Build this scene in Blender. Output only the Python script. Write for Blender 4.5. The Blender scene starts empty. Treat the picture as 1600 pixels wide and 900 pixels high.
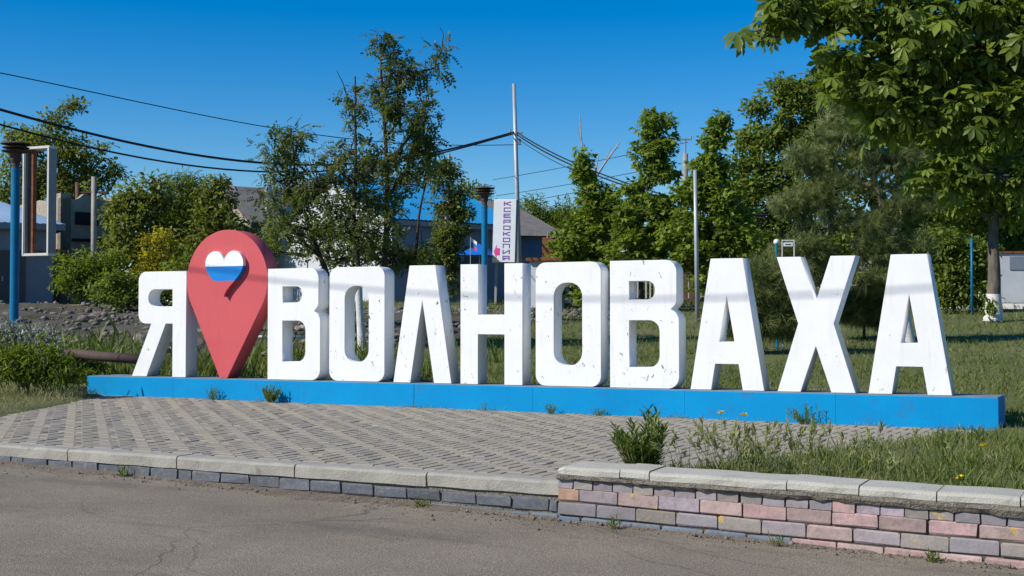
import bpy, bmesh, math, random
import numpy as np
from mathutils import Vector, Matrix

R = math.radians
sc = bpy.context.scene
col = sc.collection

# ------------------------------------------------------------------ camera
F_PX = 2050.0
YAW, PITCH, EYE = R(26.83), math.atan(55/2050), np.array([0.0, -14.44, 1.10])
cam_d = bpy.data.cameras.new('camera'); cam = bpy.data.objects.new('camera', cam_d); col.objects.link(cam)
cam_d.sensor_width = 36; cam_d.lens = 36*F_PX/1600; cam_d.clip_start = 0.1; cam_d.clip_end = 6000
cam.location = EYE.tolist(); cam.rotation_euler = (R(90)+PITCH, 0, YAW)
sc.camera = cam

# ------------------------------------------------------------------ sky and sun
SUN_AZ, SUN_EL = R(40), R(37)          # the sun stands left of the sign's normal, on the road side
SUN = np.array([-math.sin(SUN_AZ)*math.cos(SUN_EL), -math.cos(SUN_AZ)*math.cos(SUN_EL), math.sin(SUN_EL)])
world = bpy.data.worlds.new('World'); sc.world = world; world.use_nodes = True
wn = world.node_tree.nodes; wl = world.node_tree.links
for n in list(wn): wn.remove(n)
sky = wn.new('ShaderNodeTexSky'); sky.sky_type = 'NISHITA'; sky.sun_disc = False
sky.sun_elevation = SUN_EL; sky.sun_rotation = math.atan2(SUN[0], SUN[1]) % (2*math.pi)
sky.air_density = 1.0; sky.dust_density = 0.1; sky.ozone_density = 4.0; sky.altitude = 200
hs = wn.new('ShaderNodeHueSaturation'); hs.inputs['Saturation'].default_value = 1.52; hs.inputs['Value'].default_value = 1.04
hs.inputs['Hue'].default_value = 0.506
bg = wn.new('ShaderNodeBackground'); bg.inputs['Strength'].default_value = 0.098
wo = wn.new('ShaderNodeOutputWorld')
wl.new(sky.outputs[0], hs.inputs['Color']); wl.new(hs.outputs[0], bg.inputs['Color']); wl.new(bg.outputs[0], wo.inputs[0])
sun_d = bpy.data.lights.new('sun', 'SUN'); sun = bpy.data.objects.new('sun', sun_d); col.objects.link(sun)
sun_d.energy = 4.6; sun_d.angle = R(0.53); sun_d.color = (1.0, 0.945, 0.86)
sun.rotation_euler = Vector(SUN.tolist()).to_track_quat('Z', 'Y').to_euler(); sun.location = (-20, -30, 30)
sc.view_settings.view_transform = 'Standard'; sc.view_settings.look = 'None'
sc.view_settings.exposure = 0.28; sc.view_settings.gamma = 1.0
sc.view_settings.use_curve_mapping = False

# ------------------------------------------------------------------ helpers
AX = np.array([-math.sin(YAW), math.cos(YAW), 0]); RT = np.array([math.cos(YAW), math.sin(YAW), 0]); UPZ = np.array([0, 0, 1.0])
FW = AX*math.cos(PITCH) + UPZ*math.sin(PITCH); UP = -AX*math.sin(PITCH) + UPZ*math.cos(PITCH)
def W(b, e, Z):
    """world point on the bearing b / elevation e surveyed in the photograph, Z metres away"""
    d = FW*F_PX + RT*(b-800) + UP*(450-e)
    return EYE + d*(Z/(d@AX))
def pl(x): return -0.0055*(x+2.0)                       # paving level
def road_z(x): return -0.253 - 0.0255*(x+3.85)
PLAZA = [(-10.6, -6.02), (-13.85, -0.12), (-1.62, -0.12), (-3.55, -6.02)]
def sd_plaza(x, y):
    n = len(PLAZA); best = 1e9
    for i in range(n):
        (x0, y0), (x1, y1) = PLAZA[i], PLAZA[(i+1) % n]
        ex, ey = x1-x0, y1-y0; L = math.hypot(ex, ey)
        d = -((x-x0)*ey-(y-y0)*ex)/L                     # the outline runs clockwise: right side is inside
        best = min(best, -d)
    return best
def ground(x, y):
    s = -0.3*x + 0.95*y
    h = 0.06*max(0, s-2)
    if s > 30: h = 0.06*28 + 0.012*(min(s, 200)-30)
    k = min(1, max(0, (y+0.6)/3.2)); k = k*k*(3-2*k)
    b = pl(max(-30, min(5, x)))
    if y < -6.1: return road_z(max(-60, min(60, x)))-0.12
    if y > 1.2 or x < -16 or x > 1: base = b+0.02
    else:
        d = sd_plaza(x, y)
        if -14.4 < x < -1.6 and -0.2 < y < 0.5: d = 1
        base = b + 0.025 - 0.08*min(1, max(0, d/0.15))
    return base + h*k
def Gp(b, Z):
    p = W(b, 505, Z); return Vector((p[0], p[1], ground(p[0], p[1])))

def tag(o, label=None, cat=None, group=None, kind=None):
    if label: o['label'] = label
    if cat: o['category'] = cat
    if group: o['group'] = group
    if kind: o['kind'] = kind
    return o
def link(name, me, mat=None, parent=None):
    o = bpy.data.objects.new(name, me); col.objects.link(o)
    if mat is not None and me is not None and len(me.materials) == 0:
        for m in (mat if isinstance(mat, (list, tuple)) else [mat]): me.materials.append(m)
    if parent is not None: o.parent = parent
    return o
def empty(name, loc, rz=0):
    o = bpy.data.objects.new(name, None); col.objects.link(o); o.empty_display_size = 0.2
    o.location = loc; o.rotation_euler = (0, 0, rz); return o
def smooth(me, flag=True):
    me.polygons.foreach_set('use_smooth', [flag]*len(me.polygons)); return me
class MB:
    def __init__(s): s.v = []; s.f = []; s.m = []
    def poly(s, pts, m=0):
        i = len(s.v); s.v += [tuple(p) for p in pts]; s.f.append(tuple(range(i, i+len(pts)))); s.m.append(m)
    def box(s, c, d, rz=0, m=0, taper=1.0, ch=0.0):
        c = Vector(c); dx, dy, dz = d[0]/2, d[1]/2, d[2]/2; M = Matrix.Rotation(rz, 3, 'Z')
        i = len(s.v)
        if ch:
            lay = [(-dz, ch), (-dz+ch, 0), (dz-ch, 0), (dz, ch)]
            for z, q in lay:
                for sx, sy in ((-1, -1), (1, -1), (1, 1), (-1, 1)):
                    s.v.append(tuple(c + M @ Vector((sx*(dx-q), sy*(dy-q), z))))
            fs = [(3, 2, 1, 0), (12, 13, 14, 15)]
            for L in range(3):
                for k in range(4): fs.append((L*4+k, L*4+(k+1) % 4, L*4+4+(k+1) % 4, L*4+4+k))
        else:
            for z, t in ((-dz, 1), (dz, taper)):
                for sx, sy in ((-1, -1), (1, -1), (1, 1), (-1, 1)):
                    s.v.append(tuple(c + M @ Vector((sx*dx*t, sy*dy*t, z))))
            fs = [(3, 2, 1, 0), (4, 5, 6, 7), (0, 1, 5, 4), (1, 2, 6, 5), (2, 3, 7, 6), (3, 0, 4, 7)]
        for f in fs: s.f.append(tuple(i+k for k in f)); s.m.append(m)
    def tube(s, pts, rad, n=8, m=0, cap=True):
        pts = [Vector(p) for p in pts]; rad = rad if hasattr(rad, '__len__') else [rad]*len(pts)
        i0 = len(s.v); u = None
        for k, p in enumerate(pts):
            t = (pts[min(k+1, len(pts)-1)] - pts[max(k-1, 0)])
            if t.length < 1e-9: t = Vector((0, 0, 1))
            t.normalize()
            if u is None: u = t.orthogonal()
            u = (u - t*u.dot(t))
            if u.length < 1e-6: u = t.orthogonal()
            u.normalize(); w = t.cross(u)
            for j in range(n):
                a = 2*math.pi*j/n; s.v.append(tuple(p + (u*math.cos(a)+w*math.sin(a))*rad[k]))
        for k in range(len(pts)-1):
            for j in range(n):
                s.f.append((i0+k*n+j, i0+k*n+(j+1) % n, i0+(k+1)*n+(j+1) % n, i0+(k+1)*n+j)); s.m.append(m)
        if cap:
            s.f.append(tuple(i0+j for j in reversed(range(n)))); s.m.append(m)
            s.f.append(tuple(i0+(len(pts)-1)*n+j for j in range(n))); s.m.append(m)
    def lathe(s, c, prof, n=20, m=0):
        c = Vector(c); i0 = len(s.v)
        for r, z in prof:
            for j in range(n):
                a = 2*math.pi*j/n; s.v.append((c.x+r*math.cos(a), c.y+r*math.sin(a), c.z+z))
        for k in range(len(prof)-1):
            for j in range(n):
                s.f.append((i0+k*n+j, i0+k*n+(j+1) % n, i0+(k+1)*n+(j+1) % n, i0+(k+1)*n+j)); s.m.append(m)
        s.f.append(tuple(i0+j for j in reversed(range(n)))); s.m.append(m)
        s.f.append(tuple(i0+(len(prof)-1)*n+j for j in range(n))); s.m.append(m)
    def jitter(s, a, rg):
        s.v = [(x+rg.gauss(0, a), y+rg.gauss(0, a), z+rg.gauss(0, a)) for x, y, z in s.v]; return s
    def mesh(s, name, sm=False):
        me = bpy.data.meshes.new(name); me.from_pydata(s.v, [], s.f)
        if any(s.m): me.polygons.foreach_set('material_index', s.m)
        if sm: smooth(me)
        me.update(); return me
    def build(s, name, mat, parent=None, sm=False): return link(name, s.mesh(name, sm), mat, parent)
def mesh_np(name, V, T, tint=None, sm=False):
    """V (n,3), T (m,3) triangles"""
    me = bpy.data.meshes.new(name); n, m = len(V), len(T)
    me.vertices.add(n); me.vertices.foreach_set('co', np.ascontiguousarray(V, dtype=np.float32).ravel())
    me.loops.add(3*m); me.loops.foreach_set('vertex_index', np.ascontiguousarray(T, dtype=np.int32).ravel())
    me.polygons.add(m); me.polygons.foreach_set('loop_start', np.arange(0, 3*m, 3, dtype=np.int32))
    if tint is not None:
        a = me.attributes.new('tint', 'FLOAT', 'POINT'); a.data.foreach_set('value', np.ascontiguousarray(tint, dtype=np.float32))
    me.update(calc_edges=True); me.validate()
    if sm: smooth(me)
    return me

# ------------------------------------------------------------------ materials
def mat(name, c1, c2=None, scale=3.0, rough=0.75, bump=0.0, bscale=40.0, spec=0.3, c3=None, s3=0.6, t3=(0.55, 0.7), metal=0.0, coord='world', stretch=None):
    m = bpy.data.materials.new(name); m.use_nodes = True; N = m.node_tree.nodes; L = m.node_tree.links
    b = N['Principled BSDF']; b.inputs['Roughness'].default_value = rough; b.inputs['Metallic'].default_value = metal
    b.inputs['Specular IOR Level'].default_value = spec
    if coord == 'world': g = N.new('ShaderNodeNewGeometry'); co = g.outputs['Position']
    else: g = N.new('ShaderNodeTexCoord'); co = g.outputs['Object']
    if stretch:
        mp = N.new('ShaderNodeMapping'); mp.inputs['Scale'].default_value = stretch; L.new(co, mp.inputs[0]); co = mp.outputs[0]
    out = None
    if c2 is not None:
        t = N.new('ShaderNodeTexNoise'); t.inputs['Scale'].default_value = scale; t.inputs['Detail'].default_value = 6; t.inputs['Roughness'].default_value = 0.65
        L.new(co, t.inputs['Vector'])
        r = N.new('ShaderNodeMapRange'); r.inputs[1].default_value = 0.32; r.inputs[2].default_value = 0.68; L.new(t.outputs[0], r.inputs[0])
        x = N.new('ShaderNodeMix'); x.data_type = 'RGBA'; x.inputs[6].default_value = (*c1, 1); x.inputs[7].default_value = (*c2, 1)
        L.new(r.outputs[0], x.inputs[0]); out = x.outputs[2]
    if c3 is not None:
        t = N.new('ShaderNodeTexNoise'); t.inputs['Scale'].default_value = s3; t.inputs['Detail'].default_value = 8; t.inputs['Roughness'].default_value = 0.7
        L.new(co, t.inputs['Vector'])
        r = N.new('ShaderNodeMapRange'); r.inputs[1].default_value = t3[0]; r.inputs[2].default_value = t3[1]; L.new(t.outputs[0], r.inputs[0])
        x = N.new('ShaderNodeMix'); x.data_type = 'RGBA'; x.inputs[7].default_value = (*c3, 1)
        if out is not None: L.new(out, x.inputs[6])
        else: x.inputs[6].default_value = (*c1, 1)
        L.new(r.outputs[0], x.inputs[0]); out = x.outputs[2]
    if out is not None: L.new(out, b.inputs['Base Color'])
    else: b.inputs['Base Color'].default_value = (*c1, 1)
    if bump:
        t = N.new('ShaderNodeTexNoise'); t.inputs['Scale'].default_value = bscale; t.inputs['Detail'].default_value = 5; L.new(co, t.inputs['Vector'])
        bp = N.new('ShaderNodeBump'); bp.inputs['Strength'].default_value = bump; bp.inputs['Distance'].default_value = 0.02
        L.new(t.outputs[0], bp.inputs['Height']); L.new(bp.outputs[0], b.inputs['Normal'])
    return m
def leafmat(name, dark, light, rough=0.5, trans=0.42, spec=0.25):
    m = bpy.data.materials.new(name); m.use_nodes = True; N = m.node_tree.nodes; L = m.node_tree.links
    b = N['Principled BSDF']; b.inputs['Roughness'].default_value = rough; b.inputs['Specular IOR Level'].default_value = spec
    a = N.new('ShaderNodeAttribute'); a.attribute_name = 'tint'
    x = N.new('ShaderNodeMix'); x.data_type = 'RGBA'; x.inputs[6].default_value = (*dark, 1); x.inputs[7].default_value = (*light, 1)
    L.new(a.outputs['Fac'], x.inputs[0]); L.new(x.outputs[2], b.inputs['Base Color'])
    tr = N.new('ShaderNodeBsdfTranslucent')
    mul = N.new('ShaderNodeMix'); mul.data_type = 'RGBA'; mul.blend_type = 'MULTIPLY'; mul.inputs[0].default_value = 1; mul.inputs[7].default_value = (1.5, 1.6, 0.7, 1)
    L.new(x.outputs[2], mul.inputs[6]); L.new(mul.outputs[2], tr.inputs['Color'])
    mx = N.new('ShaderNodeMixShader'); mx.inputs[0].default_value = trans
    L.new(b.outputs[0], mx.inputs[1]); L.new(tr.outputs[0], mx.inputs[2]); L.new(mx.outputs[0], N['Material Output'].inputs['Surface'])
    return m
def chipped(name, c, chip, amount, dirt=(0.45, 0.43, 0.38), rough=0.55):
    """white paint with small flaked spots and a little grime"""
    m = mat(name, c, tuple(v*0.93 for v in c), scale=2.2, rough=rough, bump=0.05, bscale=18)
    N = m.node_tree.nodes; L = m.node_tree.links; b = N['Principled BSDF']
    src = b.inputs['Base Color'].links[0].from_socket
    g = N.new('ShaderNodeNewGeometry'); mp = N.new('ShaderNodeMapping'); mp.inputs['Scale'].default_value = (1, 1, 0.55); L.new(g.outputs['Position'], mp.inputs[0])
    t = N.new('ShaderNodeTexNoise'); t.inputs['Scale'].default_value = 17; t.inputs['Detail'].default_value = 4; t.inputs['Roughness'].default_value = 0.75; t.inputs['Distortion'].default_value = 0.8
    t2 = N.new('ShaderNodeTexNoise'); t2.inputs['Scale'].default_value = 2.6; t2.inputs['Detail'].default_value = 2
    L.new(mp.outputs[0], t.inputs[0]); L.new(g.outputs['Position'], t2.inputs[0])
    mu = N.new('ShaderNodeMath'); mu.operation = 'MULTIPLY_ADD'; mu.inputs[1].default_value = 0.30; L.new(t2.outputs[0], mu.inputs[0]); L.new(t.outputs[0], mu.inputs[2])
    r = N.new('ShaderNodeMapRange'); r.inputs[1].default_value = amount; r.inputs[2].default_value = amount+0.012; L.new(mu.outputs[0], r.inputs[0])
    x = N.new('ShaderNodeMix'); x.data_type = 'RGBA'; x.inputs[7].default_value = (*chip, 1); L.new(src, x.inputs[6]); L.new(r.outputs[0], x.inputs[0])
    # grime streaks
    mp2 = N.new('ShaderNodeMapping'); mp2.inputs['Scale'].default_value = (9, 9, 1.1); L.new(g.outputs['Position'], mp2.inputs[0])
    t3 = N.new('ShaderNodeTexNoise'); t3.inputs['Scale'].default_value = 1.5; t3.inputs['Detail'].default_value = 5; L.new(mp2.outputs[0], t3.inputs[0])
    r3 = N.new('ShaderNodeMapRange'); r3.inputs[1].default_value = 0.56; r3.inputs[2].default_value = 0.8; r3.inputs[4].default_value = 0.28; L.new(t3.outputs[0], r3.inputs[0])
    x2 = N.new('ShaderNodeMix'); x2.data_type = 'RGBA'; x2.inputs[7].default_value = (*dirt, 1); L.new(x.outputs[2], x2.inputs[6]); L.new(r3.outputs[0], x2.inputs[0])
    L.new(x2.outputs[2], b.inputs['Base Color'])
    return m
M = {}
M['white'] = chipped('white_paint', (0.77, 0.77, 0.76), (0.10, 0.10, 0.095), 0.845)
M['white_worn'] = chipped('worn_white_paint', (0.77, 0.77, 0.76), (0.12, 0.12, 0.115), 0.81)
M['red'] = chipped('red_paint', (0.55, 0.085, 0.095), (0.62, 0.16, 0.16), 0.86, dirt=(0.34, 0.06, 0.07))
M['heart_white'] = mat('heart_white', (0.8, 0.8, 0.8), (0.74, 0.74, 0.74), rough=0.5)
M['heart_blue'] = mat('heart_blue', (0.0, 0.20, 0.58), (0.0, 0.18, 0.53), rough=0.5)
M['heart_red'] = mat('heart_red', (0.55, 0.085, 0.095), (0.5, 0.075, 0.085), rough=0.5)
M['blue'] = mat('plinth_blue', (0.0, 0.255, 0.545), (0.0, 0.215, 0.48), scale=1.6, rough=0.6, spec=0.12, bump=0.08, bscale=25, c3=(0.035, 0.15, 0.31), s3=4.0, t3=(0.58, 0.72))
M['blue_top'] = mat('plinth_top', (0.22, 0.27, 0.31), (0.14, 0.17, 0.19), scale=5, rough=0.85, c3=(0.03, 0.2, 0.5), s3=3, t3=(0.6, 0.7))
M['concrete'] = mat('kerb_concrete', (0.36, 0.34, 0.29), (0.27, 0.255, 0.22), scale=6, rough=0.9, bump=0.35, bscale=70, c3=(0.16, 0.15, 0.125), s3=9, t3=(0.6, 0.72))
M['cap'] = mat('cap_concrete', (0.44, 0.425, 0.37), (0.37, 0.355, 0.30), scale=6, rough=0.9, bump=0.35, bscale=80, c3=(0.24, 0.23, 0.19), s3=7, t3=(0.6, 0.72))
M['mortar'] = mat('rough_mortar', (0.235, 0.21, 0.165), (0.12, 0.107, 0.083), scale=30, rough=0.95, bump=1.0, bscale=70)
M['joint'] = mat('joint_mortar', (0.12, 0.105, 0.085), (0.075, 0.066, 0.054), scale=20, rough=0.95, bump=0.5)
pv = [((0.318, 0.280, 0.214), (0.276, 0.243, 0.187)), ((0.308, 0.276, 0.222), (0.266, 0.239, 0.192)), ((0.326, 0.284, 0.212), (0.282, 0.246, 0.183)), ((0.296, 0.264, 0.212), (0.253, 0.226, 0.182))]
PAV = [mat('paver_%s' % n, a, b, scale=9, rough=0.9, bump=0.25, bscale=120, c3=(0.19, 0.168, 0.135), s3=0.9, t3=(0.54, 0.78)) for n, (a, b) in zip(('sand', 'grey', 'ochre', 'slate'), pv)]
def painted_brick(name, c, splash, sp=0.60):
    m = mat(name, c, tuple(v*0.62+0.03 for v in c), scale=7, rough=0.85, bump=0.18, bscale=45, c3=splash, s3=6.5, t3=(sp, sp+0.07))
    N = m.node_tree.nodes; L = m.node_tree.links; b = N['Principled BSDF']; src = b.inputs['Base Color'].links[0].from_socket
    g = N.new('ShaderNodeNewGeometry'); t = N.new('ShaderNodeTexNoise'); t.inputs['Scale'].default_value = 24; t.inputs['Detail'].default_value = 7; t.inputs['Roughness'].default_value = 0.75; L.new(g.outputs['Position'], t.inputs[0])
    r = N.new('ShaderNodeMapRange'); r.inputs[1].default_value = 0.49; r.inputs[2].default_value = 0.68; r.inputs[4].default_value = 0.85; L.new(t.outputs[0], r.inputs[0])
    x = N.new('ShaderNodeMix'); x.data_type = 'RGBA'; x.inputs[7].default_value = (0.20, 0.18, 0.155, 1); L.new(src, x.inputs[6]); L.new(r.outputs[0], x.inputs[0])
    o = N.new('ShaderNodeObjectInfo'); hv = N.new('ShaderNodeHueSaturation'); rr = N.new('ShaderNodeMapRange'); rr.inputs[3].default_value = 0.78; rr.inputs[4].default_value = 1.18; L.new(o.outputs['Random'], rr.inputs[0]); L.new(rr.outputs[0], hv.inputs['Value']); L.new(x.outputs[2], hv.inputs['Color'])
    L.new(hv.outputs[0], b.inputs['Base Color']); return m
YEL = (0.60, 0.37, 0.05); DK = (0.13, 0.12, 0.13)
BR = {'pink': painted_brick('brick_pink', (0.46, 0.29, 0.275), (0.52, 0.33, 0.2), 0.66), 'lilac': painted_brick('brick_lilac', (0.35, 0.295, 0.305), (0.22, 0.19, 0.22), 0.62),
      'grey': painted_brick('brick_grey_lilac', (0.27, 0.245, 0.26), (0.36, 0.28, 0.15), 0.66), 'peach': painted_brick('brick_peach', (0.44, 0.315, 0.285), YEL, 0.59),
      'sandy': painted_brick('brick_sandy', (0.31, 0.27, 0.24), YEL, 0.60), 'orange': painted_brick('brick_orange', (0.46, 0.28, 0.19), (0.4, 0.25, 0.2)),
      'blue': painted_brick('brick_blue', (0.13, 0.17, 0.22), (0.2, 0.17, 0.15), 0.6), 'slate': painted_brick('brick_slate', (0.10, 0.113, 0.135), (0.17, 0.155, 0.13), 0.6),
      'inked': painted_brick('brick_inked', (0.37, 0.30, 0.34), (0.05, 0.06, 0.22), 0.62)}
M['bark'] = mat('bark', (0.075, 0.058, 0.043), (0.035, 0.028, 0.022), scale=14, rough=0.95, bump=0.8, bscale=30, stretch=(1, 1, 0.25))
M['bark_grey'] = mat('bark_grey', (0.17, 0.145, 0.115), (0.08, 0.068, 0.055), scale=14, rough=0.95, bump=0.8, bscale=30, stretch=(1, 1, 0.25))
M['bark_pale'] = mat('bark_pale', (0.46, 0.43, 0.38), (0.25, 0.23, 0.2), scale=8, rough=0.9)
M['lime'] = mat('limewash', (0.66, 0.65, 0.62), (0.5, 0.49, 0.46), scale=9, rough=0.9, bump=0.6, bscale=30, c3=(0.25, 0.22, 0.19), s3=12, t3=(0.62, 0.7))
M['lamp_blue'] = mat('lamp_blue', (0.0, 0.16, 0.33), (0.0, 0.13, 0.27), rough=0.45, c3=(0.25, 0.33, 0.38), s3=5, t3=(0.68, 0.74))
M['rust'] = mat('rust', (0.24, 0.095, 0.042), (0.11, 0.045, 0.026), scale=8, rough=0.9, bump=0.3)
M['lamp_brown'] = mat('lamp_brown', (0.10, 0.066, 0.052), (0.06, 0.042, 0.036), scale=8, rough=0.8)
M['steel'] = mat('galvanised_steel', (0.40, 0.42, 0.44), (0.31, 0.33, 0.35), scale=3, rough=0.5, metal=0.3)
M['post'] = mat('post_concrete', (0.30, 0.285, 0.25), (0.22, 0.205, 0.18), scale=4, rough=0.9)
M['frame'] = mat('frame_paint', (0.62, 0.61, 0.57), (0.5, 0.49, 0.45), rough=0.6)
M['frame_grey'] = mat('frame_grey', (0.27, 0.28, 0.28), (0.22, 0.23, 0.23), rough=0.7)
M['cable'] = mat('cable', (0.018, 0.018, 0.02), rough=0.6)
M['bluewall'] = mat('grey_blue_plaster', (0.19, 0.225, 0.28), (0.155, 0.185, 0.235), scale=1.5, rough=0.9, bump=0.15)
M['paleroof'] = mat('pale_blue_sheet', (0.21, 0.32, 0.47), (0.17, 0.27, 0.41), scale=2, rough=0.45)
M['stone'] = mat('old_stone', (0.40, 0.345, 0.26), (0.27, 0.225, 0.17), scale=3, rough=0.95, bump=0.9, bscale=7, c3=(0.12, 0.1, 0.08), s3=5, t3=(0.6, 0.66))
M['dark'] = mat('opening_shade', (0.022, 0.021, 0.021), rough=0.9)  # near-black paint standing in for the shade inside window holes
M['door'] = mat('door_dark', (0.07, 0.07, 0.075), rough=0.7)
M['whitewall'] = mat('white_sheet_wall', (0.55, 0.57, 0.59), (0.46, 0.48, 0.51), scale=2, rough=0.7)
M['shadewall'] = mat('shaded_wall', (0.20, 0.25, 0.33), (0.16, 0.2, 0.27), scale=1.2, rough=0.85)  # blue-grey cast of walls standing in shade, put into the base colour
M['blueroof'] = mat('blue_sheet_roof', (0.02, 0.27, 0.54), (0.02, 0.23, 0.48), scale=1.5, rough=0.5)
M['slate'] = mat('old_slate_roof', (0.19, 0.175, 0.165), (0.13, 0.12, 0.115), scale=3, rough=0.9, bump=0.5, bscale=8)
M['tarp'] = mat('blue_tarp', (0.01, 0.13, 0.52), (0.01, 0.11, 0.45), rough=0.5)
M['signwhite'] = mat('sign_white', (0.72, 0.75, 0.77), (0.66, 0.69, 0.71), scale=4, rough=0.45)
M['purple'] = mat('print_purple', (0.20, 0.075, 0.38), rough=0.5)
M['magenta'] = mat('print_magenta', (0.70, 0.06, 0.27), rough=0.5)
M['brownwood'] = mat('brown_wood', (0.13, 0.075, 0.05), (0.08, 0.045, 0.03), scale=6, rough=0.8)
M['picket'] = mat('picket_white', (0.6, 0.6, 0.57), (0.5, 0.5, 0.47), rough=0.8)
M['glass'] = mat('window_glass', (0.12, 0.16, 0.18), rough=0.15, spec=0.5)
M['rubble'] = mat('rubble_stone', (0.22, 0.195, 0.165), (0.10, 0.088, 0.074), scale=1.7, rough=0.95, bump=0.5, c3=(0.42, 0.41, 0.39), s3=2.3, t3=(0.6, 0.66))
M['rubble_soil'] = mat('rubble_soil', (0.105, 0.09, 0.07), (0.06, 0.052, 0.04), scale=2.5, rough=1.0, bump=1.0, bscale=12, c3=(0.05, 0.065, 0.022), s3=0.9, t3=(0.52, 0.6))
M['lawn'] = mat('lawn_soil', (0.12, 0.13, 0.045), (0.08, 0.095, 0.03), scale=1.4, rough=1.0, bump=0.9, bscale=14, c3=(0.19, 0.165, 0.085), s3=0.55, t3=(0.52, 0.68))
M['pathm'] = mat('path_grey', (0.24, 0.225, 0.2), (0.18, 0.17, 0.15), scale=3, rough=0.95)

def asphalt():
    m = mat('asphalt', (0.262, 0.222, 0.166), (0.19, 0.162, 0.123), scale=0.9, rough=0.95, bump=0.55, bscale=130, spec=0.15)
    N = m.node_tree.nodes; L = m.node_tree.links; b = N['Principled BSDF']; src = b.inputs['Base Color'].links[0].from_socket
    g = N.new('ShaderNodeNewGeometry')
    # coarse aggregate speckle
    t = N.new('ShaderNodeTexNoise'); t.inputs['Scale'].default_value = 85; t.inputs['Detail'].default_value = 3; t.inputs['Roughness'].default_value = 0.8; L.new(g.outputs['Position'], t.inputs[0])
    r = N.new('ShaderNodeMapRange'); r.inputs[1].default_value = 0.3; r.inputs[2].default_value = 0.7; r.inputs[3].default_value = 0.45; r.inputs[4].default_value = 1.6; L.new(t.outputs[0], r.inputs[0])
    mu = N.new('ShaderNodeMix'); mu.data_type = 'RGBA'; mu.blend_type = 'MULTIPLY'; mu.inputs[0].default_value = 1; L.new(src, mu.inputs[6]); L.new(r.outputs[0], mu.inputs[7])
    # worn, coarser band
    t4 = N.new('ShaderNodeTexNoise'); t4.inputs['Scale'].default_value = 0.7; t4.inputs['Detail'].default_value = 7; t4.inputs['Roughness'].default_value = 0.72
    mp = N.new('ShaderNodeMapping'); mp.inputs['Scale'].default_value = (0.55, 1.5, 1); mp.inputs['Rotation'].default_value = (0, 0, R(-8)); L.new(g.outputs['Position'], mp.inputs[0]); L.new(mp.outputs[0], t4.inputs[0])
    r4 = N.new('ShaderNodeMapRange'); r4.inputs[1].default_value = 0.52; r4.inputs[2].default_value = 0.68; r4.inputs[4].default_value = 0.85; L.new(t4.outputs[0], r4.inputs[0])
    x4 = N.new('ShaderNodeMix'); x4.data_type = 'RGBA'; x4.inputs[7].default_value = (0.125, 0.114, 0.10, 1); L.new(mu.outputs[2], x4.inputs[6]); L.new(r4.outputs[0], x4.inputs[0])
    # cracks
    n5 = N.new('ShaderNodeTexNoise'); n5.inputs['Scale'].default_value = 1.1; n5.inputs['Detail'].default_value = 5; L.new(g.outputs['Position'], n5.inputs[0])
    ad = N.new('ShaderNodeMix'); ad.data_type = 'RGBA'; ad.blend_type = 'ADD'; ad.inputs[0].default_value = 0.5; L.new(g.outputs['Position'], ad.inputs[6]); L.new(n5.outputs['Color'], ad.inputs[7])
    v = N.new('ShaderNodeTexVoronoi'); v.feature = 'DISTANCE_TO_EDGE'; v.inputs['Scale'].default_value = 0.42; L.new(ad.outputs[2], v.inputs[0])
    r5 = N.new('ShaderNodeMapRange'); r5.inputs[1].default_value = 0.0; r5.inputs[2].default_value = 0.0042; r5.inputs[3].default_value = 1; r5.inputs[4].default_value = 0; L.new(v.outputs[0], r5.inputs[0])
    n6 = N.new('ShaderNodeTexNoise'); n6.inputs['Scale'].default_value = 0.45; n6.inputs['Detail'].default_value = 3; L.new(g.outputs['Position'], n6.inputs[0])
    r6 = N.new('ShaderNodeMapRange'); r6.inputs[1].default_value = 0.44; r6.inputs[2].default_value = 0.55; r6.inputs[4].default_value = 0.85; L.new(n6.outputs[0], r6.inputs[0])
    m5 = N.new('ShaderNodeMath'); m5.operation = 'MULTIPLY'; L.new(r6.outputs[0], m5.inputs[1]); L.new(r5.outputs[0], m5.inputs[0])
    x5 = N.new('ShaderNodeMix'); x5.data_type = 'RGBA'; x5.inputs[7].default_value = (0.10, 0.09, 0.078, 1); L.new(x4.outputs[2], x5.inputs[6]); L.new(m5.outputs[0], x5.inputs[0])
    L.new(x5.outputs[2], b.inputs['Base Color']); return m
M['asphalt'] = asphalt()
M['silt'] = mat('gutter_silt', (0.12, 0.095, 0.068), (0.185, 0.155, 0.12), scale=4, rough=1.0, bump=0.6, bscale=60)
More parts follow.
